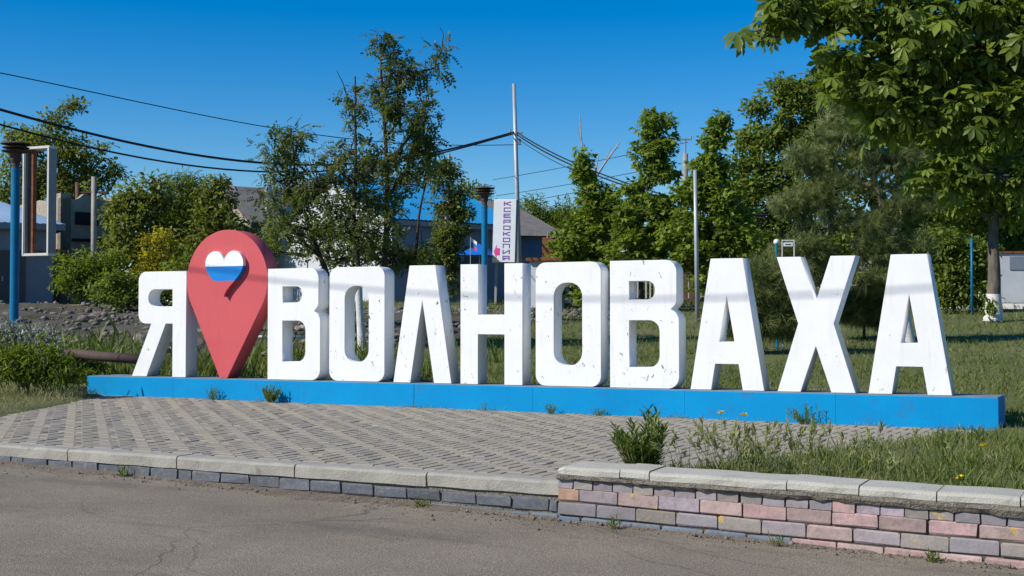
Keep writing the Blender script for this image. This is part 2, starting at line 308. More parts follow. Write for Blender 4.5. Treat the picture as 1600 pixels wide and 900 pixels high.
LF = {'maple': leafmat('leaf_maple', (0.095, 0.145, 0.018), (0.25, 0.315, 0.045)),
      'chestnut': leafmat('leaf_chestnut', (0.08, 0.125, 0.018), (0.215, 0.27, 0.042), rough=0.42),
      'rowan': leafmat('leaf_rowan', (0.065, 0.09, 0.03), (0.165, 0.195, 0.055)),
      'seed': leafmat('seed_brown', (0.13, 0.07, 0.045), (0.20, 0.11, 0.07), trans=0.1),
      'olive': leafmat('leaf_olive', (0.1, 0.125, 0.027), (0.24, 0.255, 0.055)),
      'dark': leafmat('leaf_dark', (0.09, 0.13, 0.022), (0.23, 0.275, 0.05)),
      'bright': leafmat('leaf_bright', (0.1, 0.145, 0.018), (0.23, 0.27, 0.036)),
      'yellow': leafmat('leaf_yellow', (0.17, 0.17, 0.015), (0.52, 0.43, 0.025)),
      'poplar': leafmat('leaf_poplar', (0.08, 0.105, 0.027), (0.19, 0.21, 0.05)),
      'pine': leafmat('needle_pine', (0.1, 0.13, 0.042), (0.245, 0.27, 0.1), trans=0.2),
      'weed': leafmat('leaf_weed', (0.07, 0.115, 0.02), (0.19, 0.25, 0.05)),
      'silver': leafmat('leaf_silver', (0.20, 0.24, 0.20), (0.55, 0.56, 0.56), trans=0.2),
      'grass': leafmat('grass_blade', (0.08, 0.115, 0.022), (0.215, 0.24, 0.07), trans=0.35),
      'straw': leafmat('dry_grass', (0.19, 0.175, 0.075), (0.34, 0.30, 0.15), trans=0.25),
      'barley': leafmat('barley_ear', (0.22, 0.24, 0.09), (0.40, 0.40, 0.19), trans=0.3),
      'petal': leafmat('yellow_petal', (0.75, 0.60, 0.01), (0.85, 0.72, 0.02), trans=0.2)}

# ------------------------------------------------------------------ ground, road, paving
def build_ground():
    def axis(fine0, fine1, step, far):
        a = list(np.arange(fine0, fine1+1e-6, step)); s = step; x = fine1
        while x < far: s *= 1.25; x += s; a.append(x)
        s = step; x = fine0; pre = []
        while x > -far: s *= 1.25; x -= s; pre.append(x)
        return pre[::-1]+a
    xs = axis(-16, 2, 0.16, 3000); ys = axis(-6.6, 2, 0.16, 3000)
    rng = np.random.default_rng(3); V = []
    for y in ys:
        for x in xs:
            z = ground(x, y)
            if y > 0.9: z += 0.03*math.sin(x*1.7+y*0.6)*math.sin(y*1.3-x*0.4)
            V.append((x, y, z))
    nx = len(xs); T = []
    for j in range(len(ys)-1):
        for i in range(nx-1):
            a = j*nx+i; T += [(a, a+1, a+nx+1), (a, a+nx+1, a+nx)]
    me = mesh_np('ground', np.array(V), np.array(T), sm=True)
    tag(link('ground', me, M['lawn']), kind='structure')
build_ground()
# road sheet along the kerb
b = MB(); xs = list(np.linspace(-60, 40, 81)); ys = [-6.13, -6.6, -8, -10, -13, -18, -26, -40]
for i in range(len(xs)-1):
    for j in range(len(ys)-1):
        b.poly([(xs[i], ys[j+1], road_z(xs[i])), (xs[i+1], ys[j+1], road_z(xs[i+1])), (xs[i+1], ys[j], road_z(xs[i+1])), (xs[i], ys[j], road_z(xs[i]))])
tag(b.build('road', M['asphalt'], sm=True), kind='structure')
# silt washed against the kerb: a low uneven wedge
b = MB(); rng = random.Random(5); n = 700
px_ = None
for i in range(n+1):
    x = -14+16.5*i/n
    w = 0.15+0.09*math.sin(x*1.9)+0.05*math.sin(x*5.3+1)+0.03*math.sin(x*17)+0.02*math.sin(x*41+2)+rng.uniform(-.025, .025)
    if x > -3.8: w *= 0.5
    w = max(0.03, w)
    row = [(x, -6.16, road_z(x)+0.02+rng.uniform(0, .008)), (x, -6.2-w*0.4, road_z(x)+0.010+rng.uniform(0, .006)), (x, -6.2-w*.8, road_z(x)+0.003+rng.uniform(0, .003)), (x, -6.2-w, road_z(x)-.002)]
    if px_:
        for k in range(3): b.poly([px_[k], px_[k+1], row[k+1], row[k]])
    px_ = row
tag(b.build('gutter_silt', M['silt'], sm=True), kind='structure')

# herringbone paving: each block real, the largest 300 single objects
def build_paving():
    bw, bl, g, th = 0.11, 0.22, 0.006, 0.06; gl = 0.0105
    base = MB(); base.poly([(x, y, pl(x)-0.016) for x, y in reversed(PLAZA)])
    root = tag(base.build('plaza_paving', M['joint']), kind='structure')
    rng = random.Random(11); blocks = []
    for i in range(-140, 141):
        for j in range(-260, 261):
            # lattice: (-1,1)*bw along the band, (4,0)*bw between bands
            ox, oy = -8.0 + (-i*1 + 4*j)*bw, -3.0 + i*bw
            for o in (0, 1):
                if o == 0: cx, cy, dx, dy = ox+bw/2, oy+bl/2, bw, bl          # long side towards the sign
                else: cx, cy, dx, dy = ox+bw+bl/2, oy+bw/2+0.0, bl, bw
                if o == 1: cy = oy+bw*0.5+bw
                if not (-14 < cx < -1.4 and -6.03 < cy < -0.1): continue
                if max(sd(cx+sx*dx/2, cy+sy*dy/2) for sx in (-1, 1) for sy in (-1, 1) for sd in (lambda x, y: -sd_plaza(x, y),)) > 0.0 and -sd_plaza(cx, cy) > -0.02: continue
                band = (j + (0 if o == 0 else 7)) % 4
                k = rng.random()
                m = (band if k < 0.55 else rng.randrange(4))
                blocks.append((math.hypot(cx, cy+14.44)-0.15*o, cx, cy, o, m))
    blocks.sort()
    meshes = {}
    for o in (0, 1):
        for m in range(4):
            t = MB(); d = (bw-gl, bl-g, th) if o == 0 else (bl-g, bw-g, th); t.box((0, 0, -th/2), d, ch=0.006)
            me = t.mesh('brick'); me.materials.append(PAV[m]); meshes[o, m] = me
    rest = MB()
    vis = 0
    for d, cx, cy, o, m in blocks:
        z = pl(cx)+rng.gauss(0, .0011)+.004*math.sin(cx*1.7)*math.sin(cy*2.1)-(.006 if rng.random() < .03 else 0)
        q = np.array([cx, cy, 0])-EYE; px = 800+F_PX*(q@RT)/(q@AX)
        if vis < 300 and -10 < px < 1300:
            ob = link('brick', meshes[o, m], None, root); ob.location = (cx, cy, z); ob.rotation_euler = (rng.gauss(0, .003), rng.gauss(0, .003), rng.gauss(0, .004)); vis += 1
        else:
            dd = (bw-gl, bl-g, th) if o == 0 else (bl-g, bw-g, th)
            rest.box((cx, cy, z-th/2), dd, m=m, ch=0.006)
    ob = rest.build('brick_field', PAV, root); ob['kind'] = 'stuff'
build_paving()

# kerb: concrete stones on a course of slate-grey blocks
def build_kerb():
    root = empty('kerb', (-8, -6.1, 0)); inv = Vector((8, 6.1, 0))
    tag(root, 'low concrete kerb on slate grey blocks along the road edge', 'kerb')
    rng = random.Random(2)
    js = [-13.2, -11.95, -10.75, -9.6, -8.38, -7.19, -6.03, -4.86, -3.80]
    for a, c in zip(js[:-1], js[1:]):
        b = MB(); xm = (a+c)/2; h = 0.098; n = 12
        dy = rng.uniform(-.006, .006); top = pl(xm)+rng.uniform(-.003, .004)
        prof = [(-6.02, -h), (-6.205, -h), (-6.207, -0.022), (-6.198, -0.006), (-6.18, 0), (-6.02, 0)]
        for i in range(n):
            x0 = a+0.006+(c-a-0.012)*i/n; x1 = a+0.006+(c-a-0.012)*(i+1)/n
            for k in range(len(prof)):
                p, q = prof[k], prof[(k+1) % len(prof)]
                def J(x, pp): return (x, pp[0]+dy+0.003*math.sin(x*9+pp[1]*50), top-0.0055*(x-xm)+pp[1]+0.002*math.sin(x*13))
                b.poly([J(x0, p), J(x0, q), J(x1, q), J(x1, p)])
        for x, rv in ((a+0.006, False), (c-0.006, True)):
            pts = [(x, p[0]+dy, top-0.0055*(x-xm)+p[1]) for p in prof]
            b.poly(pts if not rv else pts[::-1])
        o = b.build('kerb_stone', M['concrete'], root); o.location = inv
    # mortar bed, then blocks
    b = MB()
    for i in range(40):
        x0 = -13.2+9.4*i/40; x1 = x0+9.4/40
        b.box(((x0+x1)/2, -6.095, pl(x0)-0.22), (9.4/40, 0.17+0.012*rng.random(), 0.25))
    o = b.build('mortar_bed', M['mortar'], root); o.location = inv
    for row in range(2):
        x = -13.2+(0.14 if row else 0)
        while x < -3.85:
            w = 0.275 if rng.random() > 0.12 else 0.13
            if x+w > -3.82: w = -3.82-x
            if w < 0.05: break
            t = MB(); z0 = -0.052-0.0125*(x+9.18)-row*0.098
            t.box((x+w/2, -6.128-rng.uniform(0, .012), z0-0.044+rng.uniform(-.003, .003)), (w-0.004, 0.13, 0.088-rng.uniform(0, .008)), ch=rng.uniform(.006, .014)); t.jitter(.003, rng)
            o = t.build('brick', BR['slate'] if row == 0 else BR['blue'], root); o.location = inv
            x += w+0.012
build_kerb()

# painted brick wall with concrete cap
def build_wall():
    root = empty('brick_wall', (-1, -6.1, 0)); inv = Vector((1, 6.1, 0))
    tag(root, 'low brick wall painted in faded pink and lilac, under a concrete cap', 'wall')
    rng = random.Random(8)
    sl = lambda x: -0.022*(x+3.8)
    X0, X1 = -3.80, 3.2
    joints = [X0, -3.33, -3.12, -2.20, -1.75, -1.29, -0.82, -0.36, 0.1, 0.58, 1.1, 1.6, 2.1, 2.6, 3.1]
    for i, (a, c) in enumerate(zip(joints[:-1], joints[1:])):
        b = MB(); n = 8
        dz = rng.uniform(-.004, .004)
        prof = [(-5.93, -0.058), (-6.252, -0.058), (-6.262, -0.045), (-6.262, -0.012), (-6.254, 0.002), (-6.235, 0.009), (-5.945, 0.016), (-5.93, 0.008)]
        def J(x, p):
            e = 0.0
            if i == 0: e = max(0, 0.06-(x-a))*0.8
            return (x, p[0]+e*(1 if p[0] < -6.1 else -1)*0.6+0.003*math.sin(17*x+60*p[1]), 0.118-0.0125*(x+3.8)+dz+p[1]-(e*0.5 if p[1] > -.02 else 0)+0.0025*math.sin(11*x))
        for k in range(n):
            x0 = a+0.004+(c-a-0.008)*k/n; x1 = a+0.004+(c-a-0.008)*(k+1)/n
            for q in range(len(prof)): b.poly([J(x0, prof[q]), J(x0, prof[(q+1) % len(prof)]), J(x1, prof[(q+1) % len(prof)]), J(x1, prof[q])])
        b.poly([J(a+0.004, p) for p in prof]); b.poly([J(c-0.004, p) for p in prof][::-1])
        o = b.build('cap_stone', M['cap'], root); o.location = inv
    b = MB(); n = 140; prev = None
    for i in range(n+1):
        x = X0+0.005+(X1-X0)*i/n
        t = 0.062-0.0125*(x+3.8)
        row = [(x, -6.2, t), (x, -6.258+rng.uniform(-.004, .006), t), (x, -6.262+rng.uniform(-.01, .008), t-0.02), (x, -6.246+rng.uniform(-.008, .006), 0.038+sl(x)*1.0+rng.uniform(-.012, .006)), (x, -6.2, 0.03+sl(x))]
        if prev:
            for k in range(4): b.poly([prev[k], prev[k+1], row[k+1], row[k]])
        else: b.poly(row)
        prev = row
    o = b.build('mortar_band', M['mortar'], root); o.location = inv
    b = MB()
    for i in range(20):
        x0 = X0+0.01+(X1-X0)*i/20; w = (X1-X0)/20
        b.box((x0+w/2, -6.08, -0.22+sl(x0)), (w, 0.272, 0.60))
    o = b.build('mortar_core', M['joint'], root); o.location = inv
    c1 = ['grey', 'sandy', 'lilac', 'grey', 'sandy', 'lilac', 'lilac', 'lilac', 'sandy', 'sandy', 'grey', 'lilac', 'grey', 'pink', 'inked', 'inked', 'sandy', 'sandy', 'grey', 'grey']
    c2 = ['orange', 'lilac', 'peach', 'inked', 'peach', 'pink', 'peach', 'pink', 'peach', 'pink', 'peach']
    c3 = ['grey', 'grey', 'sandy', 'grey', 'sandy', 'lilac', 'peach', 'lilac', 'sandy', 'grey', 'sandy']
    c4 = ['blue', 'blue', 'blue', 'blue', 'blue', 'blue', 'pink', 'peach', 'pink', 'peach', 'pink']
    rows = [(0.040, 0.076, 0.147, -3.80-0.105+0.147*0.5, c1), (-0.024, 0.092, 0.288, -3.80-0.13, c2), (-0.122, 0.090, 0.288, -3.80, c3), (-0.219, 0.090, 0.288, -3.80-0.12, c4), (-0.315, 0.090, 0.288, -3.80, c3)]
    for r, (zt, h, pitch, xs, cs) in enumerate(rows):
        x = xs; i = 0
        while x < X1:
            a, c = max(x, X0)+0.004, min(x+pitch, X1)-0.004
            if c-a > 0.03:
                j = rng.uniform(-.004, .004); xm = (a+c)/2
                t = MB(); t.box((0, 0, 0), (c-a-0.003, 0.12, h-rng.uniform(0, .006)), ch=rng.uniform(.006, .012)); t.jitter(.0016, rng)
                nm = cs[i % len(cs)]
                o = t.build('brick', BR[nm], root)
                o.location = Vector((xm, -6.168-rng.uniform(0, .007), zt-h/2+sl(xm)))+inv
                o.rotation_euler = (rng.uniform(-.015, .015), 0.022+rng.uniform(-.008, .008), rng.uniform(-.012, .012)); i += 1
            x += pitch+rng.uniform(-.004, .004)
build_wall()
# kerb strip edging the paving against the verge
b = MB(); (x0, y0), (x1, y1) = PLAZA[2], PLAZA[3]
L = math.hypot(x1-x0, y1-y0); ang = math.atan2(y1-y0, x1-x0)
edge = empty('edging_kerb', (x0, y0, 0)); tag(edge, 'thin concrete edging between the paving and the grass verge', 'kerb')
for k in range(6):
    t0, t1 = k/6, (k+1)/6
    cx, cy = x0+(x1-x0)*(t0+t1)/2+0.03, y0+(y1-y0)*(t0+t1)/2
    b = MB(); b.box((cx-x0, cy-y0, pl(cx)-0.03), (L/6-0.01, 0.055, 0.10), rz=ang, ch=0.006)
    b.build('kerb_stone', M['concrete'], edge)

# ------------------------------------------------------------------ the sign
DEP, ZB, H = 0.24, 0.338, 1.5
def fillet(pts, seg=7):
    out = []; n = len(pts)
    for i, p in enumerate(pts):
        P = Vector(p[:2]); r = p[2] if len(p) > 2 else 0
        if r <= 0: out.append(P); continue
        A = (Vector(pts[i-1][:2])-P).normalized(); B = (Vector(pts[(i+1) % n][:2])-P).normalized()
        th = A.angle(B); t = r/math.tan(th/2); c = P+(A+B).normalized()*(r/math.sin(th/2))
        s0 = P+A*t-c; s1 = P+B*t-c; a0 = math.atan2(s0.y, s0.x); a1 = math.atan2(s1.y, s1.x)
        d = (a1-a0+math.pi) % (2*math.pi)-math.pi
        for k in range(seg+1): a = a0+d*k/seg; out.append(c+Vector((math.cos(a), math.sin(a)))*r)
    return out
def slab(name, loops, depth, bevel=0.004):
    """solid plate with holes: outline loops in (x, z), front at y=0, back at y=depth"""
    cu = bpy.data.curves.new(name, 'CURVE'); cu.dimensions = '2D'; cu.fill_mode = 'BOTH'; cu.extrude = depth/2-bevel; cu.bevel_depth = bevel; cu.bevel_resolution = 1; cu.offset = -bevel
    for lp in loops:
        sp = cu.splines.new('POLY'); sp.points.add(len(lp)-1); sp.use_cyclic_u = True
        for q, p in zip(sp.points, lp): q.co = (p[0], p[1], 0, 1)
    tmp = bpy.data.objects.new('tmp', cu); col.objects.link(tmp)
    dg = bpy.context.evaluated_depsgraph_get(); me = bpy.data.meshes.new_from_object(tmp.evaluated_get(dg)); me.name = name; me.materials.clear()
    bpy.data.objects.remove(tmp); bpy.data.curves.remove(cu)
    me.transform(Matrix.Translation((0, depth/2, 0)) @ Matrix.Rotation(R(90), 4, 'X'))
    return me
O_L = [[(0, 0, .13), (.865, 0, .13), (.865, H, .13), (0, H, .13)], [(.245, .25, .165), (.245, 1.25, .165), (.62, 1.25, .165), (.62, .25, .165)]]
V_L = [[(0, 0), (.865, 0, .14), (.865, .86, .14), (.765, .925), (.835, .99, .10), (.835, H, .14), (0, H)],
       [(.245, 1.04), (.245, 1.257), (.57, 1.257, .10), (.57, 1.04, .10)], [(.245, .245), (.245, .795), (.625, .795, .13), (.625, .245, .13)]]
L_L = [[(0, 0), (.255, 0), (.43, 1.06), (.605, 0), (.86, 0), (.62, H), (.24, H)]]
N_L = [[(0, 0), (.25, 0), (.25, .622), (.62, .622), (.62, 0), (.87, 0), (.87, H), (.62, H), (.62, .868), (.25, .868), (.25, H), (0, H)]]
A_L = [[(0, 0), (.25, 0), (.298, .297), (.572, .297), (.62, 0), (.87, 0), (.625, H), (.248, H)], [(.345, .55), (.436, 1.07), (.527, .55)]]
X_L = [[(0, 0), (.26, 0), (.432, .508), (.60, 0), (.865, 0), (.632, .757), (.87, H), (.60, H), (.432, .988), (.265, H), (0, H), (.237, .757)]]
Y_L = [[(0, 0), (.275, 0), (.625, .755), (.75, .755), (.75, 0), (.995, 0), (.995, H), (.115, H, .13), (.115, .755, .13), (.355, .755)],
       [(.745, 1.0), (.30, 1.0, .121), (.30, 1.245, .121), (.745, 1.245)]]
LET = [('Ya', Y_L, -13.45, 'white', 'white letter Я with a slanted leg, left of the red pin'),
       ('Ve', V_L, -11.03, 'white', 'white letter В directly right of the red pin'),
       ('O', O_L, -10.02, 'white_worn', 'white letter О standing between the first В and the Л'),
       ('El', L_L, -9.02, 'white_worn', 'white letter Л, an A shape without crossbar, paint chipped'),
       ('En', N_L, -8.03, 'white_worn', 'white letter Н with chipped paint in the middle of the sign'),
       ('O', O_L, -6.98, 'white_worn', 'white letter О standing between the Н and the second В'),
       ('Ve', V_L, -6.0, 'white_worn', 'white letter В between the О and the А, chipped at its upper right'),
       ('A', A_L, -5.0, 'white', 'white letter А standing left of the letter Х'),
       ('Ha', X_L, -3.98, 'white', 'white letter Х, the only crossed letter of the sign'),
       ('A', A_L, -2.98, 'white', 'white letter А, rightmost letter at the end of the blue plinth')]
for nm, lp, x, m, lab in LET:
    o = link('sign_letter', slab('sign_letter', [fillet(l) for l in lp], DEP), M[m])
    o.location = (x, 0, ZB+0.001); tag(o, lab, 'letter', 'white letters standing on the blue plinth')
# plinth
b = MB(); n = 24
X0, X1, YF, YB = -14.165, -1.635, -0.15, 0.45
pr = empty('sign_plinth', (X0, YF, 0)); tag(pr, 'long bright blue plinth carrying the white letters', 'plinth')
cuts = [X0, -12.55, -10.4, -8.62, -6.95, -5.02, -3.3, X1]; rgp = random.Random(4)
for a, c in zip(cuts[:-1], cuts[1:]):
    b = MB(); dy = rgp.uniform(-.003, .003); dz = rgp.uniform(-.0015, .0015); b.box(((a+c)/2, (YF+YB)/2+dy, 0.115+dz), (c-a-0.003, YB-YF, 0.43), ch=0.005)
    pb = b.build('plinth_block', M['blue'], pr); pb.location = (-X0, -YF, 0)
b = MB(); b.box(((X0+X1)/2, (YF+YB)/2, 0.10), (X1-X0-.02, YB-YF-.03, 0.40)); pb = b.build('plinth_core', M['blue_top'], pr); pb.location = (-X0, -YF, 0)
b = MB(); b.box(((X0+X1)/2, (YF+YB)/2, 0.333), (X1-X0-0.03, YB-YF-0.03, 0.006)); o = b.build('plinth_top', M['blue_top'], pr); o.location = (-X0, -YF, 0)
m_ = M['blue']; N_ = m_.node_tree.nodes; L2 = m_.node_tree.links; b_ = N_['Principled BSDF']; src_ = b_.inputs['Base Color'].links[0].from_socket
g_ = N_.new('ShaderNodeNewGeometry'); t_ = N_.new('ShaderNodeTexNoise'); t_.inputs['Scale'].default_value = 28; t_.inputs['Detail'].default_value = 6; t_.inputs['Roughness'].default_value = 0.8; L2.new(g_.outputs['Position'], t_.inputs[0])
r_ = N_.new('ShaderNodeMapRange'); r_.inputs[1].default_value = 0.63; r_.inputs[2].default_value = 0.70; r_.inputs[4].default_value = 0.6; L2.new(t_.outputs[0], r_.inputs[0])
x_ = N_.new('ShaderNodeMix'); x_.data_type = 'RGBA'; x_.inputs[7].default_value = (0.16, 0.20, 0.24, 1); L2.new(src_, x_.inputs[6]); L2.new(r_.outputs[0], x_.inputs[0]); L2.new(x_.outputs[2], b_.inputs['Base Color'])
# map pin with heart
cx, cz, r = -11.74, 1.69-ZB, 0.705
tipx, tw = -11.785, 0.065
pts = []
d = cz; a_t = math.acos(r/math.hypot(d, 0.0))
for k in range(61):
    a = R(-90)+a_t + (2*math.pi-2*a_t)*k/60
    pts.append((r*math.cos(a), cz+r*math.sin(a)))
a0, a1 = pts[0], pts[-1]
pts = pts+[(tipx-cx-tw, 0.0), (tipx-cx+tw, 0.0)]
pin = empty('map_pin', (cx, 0, ZB+0.001)); tag(pin, 'large red map pin with a striped heart, between the first two letters', 'map pin')
link('pin_body', slab('pin_body', [[Vector(p) for p in pts]], 0.25), M['red'], pin)
# heart: lobed outline split at the stripe heights
hx, top, notch, tip, lx, rx = -11.725-cx, 2.10-ZB, 2.0-ZB, 1.463-ZB, -12.06-cx, -11.40-cx
def heart_outline(n=80):
    P = []
    w = (rx-lx)/2; c = (rx+lx)/2
    for k in range(n):
        t = 2*math.pi*k/n
        x = 16*math.sin(t)**3; y = 13*math.cos(t)-5*math.cos(2*t)-2*math.cos(3*t)-math.cos(4*t)
        P.append(Vector((c+w*x/16, tip+(y+17)/(12.0+17)*(top-tip))))
    return P
HO = heart_outline()
def clip(P, z0, z1):
    def half(Q, f):
        out = []
        for i in range(len(Q)):
            A, B = Q[i-1], Q[i]; fa, fb = f(A), f(B)
            if (fa >= 0) != (fb >= 0): t = fa/(fa-fb); out.append(A+(B-A)*t)
            if fb >= 0: out.append(B)
        return out
    return half(half(P, lambda p: p.y-z0), lambda p: z1-p.y)
heart = empty('heart', (0, -0.068, 0)); heart.parent = pin
s1, s2 = 1.886-ZB, 1.683-ZB
for z0, z1, m, lab in ((s1, 9, 'heart_white', 'white top stripe'), (s2, s1, 'heart_blue', 'blue middle stripe'), (-9, s2, 'heart_red', 'red bottom stripe')):
    o = link('stripe', slab('stripe', [clip(HO, z0, z1)], 0.0675, 0.0005), M[m], heart); o['label'] = lab

# ------------------------------------------------------------------ leaves and trees
def leaf_t(kind):
    if kind == 'diamond':
        V = [(0, 0, 0), (.27, .5, .08), (0, 1, -.08), (-.27, .5, .08)]; T = [(0, 1, 2), (0, 2, 3)]
    elif kind == 'oval':
        V = [(0, 0, 0), (.2, .3, .06), (.22, .62, .05), (0, 1, -.1), (-.22, .62, .05), (-.2, .3, .06)]; T = [(0, 1, 2), (0, 2, 3), (0, 3, 4), (0, 4, 5)]
    elif kind == 'lance':
        V = [(0, 0, 0), (.075, .45, .03), (0, 1, -.18), (-.075, .45, .03)]; T = [(0, 1, 2), (0, 2, 3)]
    elif kind == 'maple':
        a = [(-90, .12), (-40, .55), (-20, .42), (10, .8), (40, .45), (65, .62), (90, 1.0), (115, .62), (140, .45), (170, .8), (200, .42), (220, .55)]
        V = [(0, 0, 0.03)]+[(r_*.62*math.cos(R(t)), .3+r_*.7*math.sin(R(t)), -.12*r_*r_) for t, r_ in a]; V[0] = (0, .3, .04)
        T = [(0, 1+i, 1+(i+1) % 12) for i in range(12)]
    elif kind == 'palmate':
        V = []; T = []
        for t in (-115, -78, -40, 0, 40, 78, 115):
            l = 1.0-abs(t)/115*0.42; c, s = math.cos(R(t)), math.sin(R(t)); i = len(V)
            for u, w, z in ((0, 0, 0), (.45, .12, -.03), (.72, .19, -.14), (1, 0, -.36), (.72, -.19, -.14), (.45, -.12, -.03), (.5, 0, -.09)):
                x, y = w*l, u*l; V.append((x*c+y*s, -x*s+y*c, z*l))
            T += [(i, i+1, i+6), (i+1, i+2, i+6), (i+2, i+3, i+6), (i+3, i+4, i+6), (i+4, i+5, i+6), (i+5, i, i+6)]
    elif kind == 'pinnate':
        V = []; T = []
        for k in range(5):
            for s in ((-1, 1) if k < 4 else (0,)):
                y0 = .22+.18*k; i = len(V); dx, dy = (s*.34, .10) if s else (0, .34)
                zz = -.5*y0*y0
                px, py = (-dy*.3, dx*.3)
                V += [(0, y0, zz), (dx*.5+px, y0+dy*.5+py, zz-.02), (dx, y0+dy, zz-.10), (dx*.5-px, y0+dy*.5-py, zz-.02)]; T += [(i, i+1, i+2), (i, i+2, i+3)]
    elif kind == 'needle':
        V = []; T = []; q = random.Random(1)
        for k in range(22):
            t = q.uniform(0, 2*math.pi); e = q.uniform(.35, 1.25); d = Vector((math.cos(t)*math.sin(e), math.cos(e), math.sin(t)*math.sin(e))); p = d.orthogonal().normalized()*0.026; i = len(V)
            st = Vector((0, q.uniform(0, .5), 0)); V += [tuple(st+p), tuple(st-p), tuple(st+d)]; T.append((i, i+1, i+2))
    elif kind == 'blade':
        V = [(-.035, 0, 0), (.035, 0, 0), (.026, .6, .1), (-.026, .6, .1), (0, 1, .34)]; T = [(0, 1, 2), (0, 2, 3), (3, 2, 4)]
    elif kind == 'blade1':
        V = [(-.09, 0, 0), (.09, 0, 0), (0, 1, .15)]; T = [(0, 1, 2)]
    return np.array(V), np.array(T)
TPL = {k: leaf_t(k) for k in ('diamond', 'oval', 'lance', 'maple', 'palmate', 'pinnate', 'needle', 'blade', 'blade1')}
def norm(a): return a/np.maximum(np.linalg.norm(a, axis=-1, keepdims=True), 1e-9)
def scatter(kind, pos, tipdir, nrm, size, rng, tint=None):
    V, T = TPL[kind]; n = len(pos)
    y = norm(tipdir); x = norm(np.cross(y, nrm)); z = np.cross(x, y)
    S = np.asarray(size).reshape(-1, 1, 1)
    P = (V[None, :, 0:1]*x[:, None]+V[None, :, 1:2]*y[:, None]+V[None, :, 2:3]*z[:, None])*S+pos[:, None]
    F = T[None]+(np.arange(n)*len(V))[:, None, None]
    if tint is None: tint = rng.random(n)
    return P.reshape(-1, 3), F.reshape(-1, 3), np.repeat(tint, len(V))
def joinnp(parts):
    V = []; T = []; C = []; o = 0
    for v, t, c in parts: V.append(v); T.append(t+o); C.append(c); o += len(v)
    return np.concatenate(V), np.concatenate(T), np.concatenate(C)

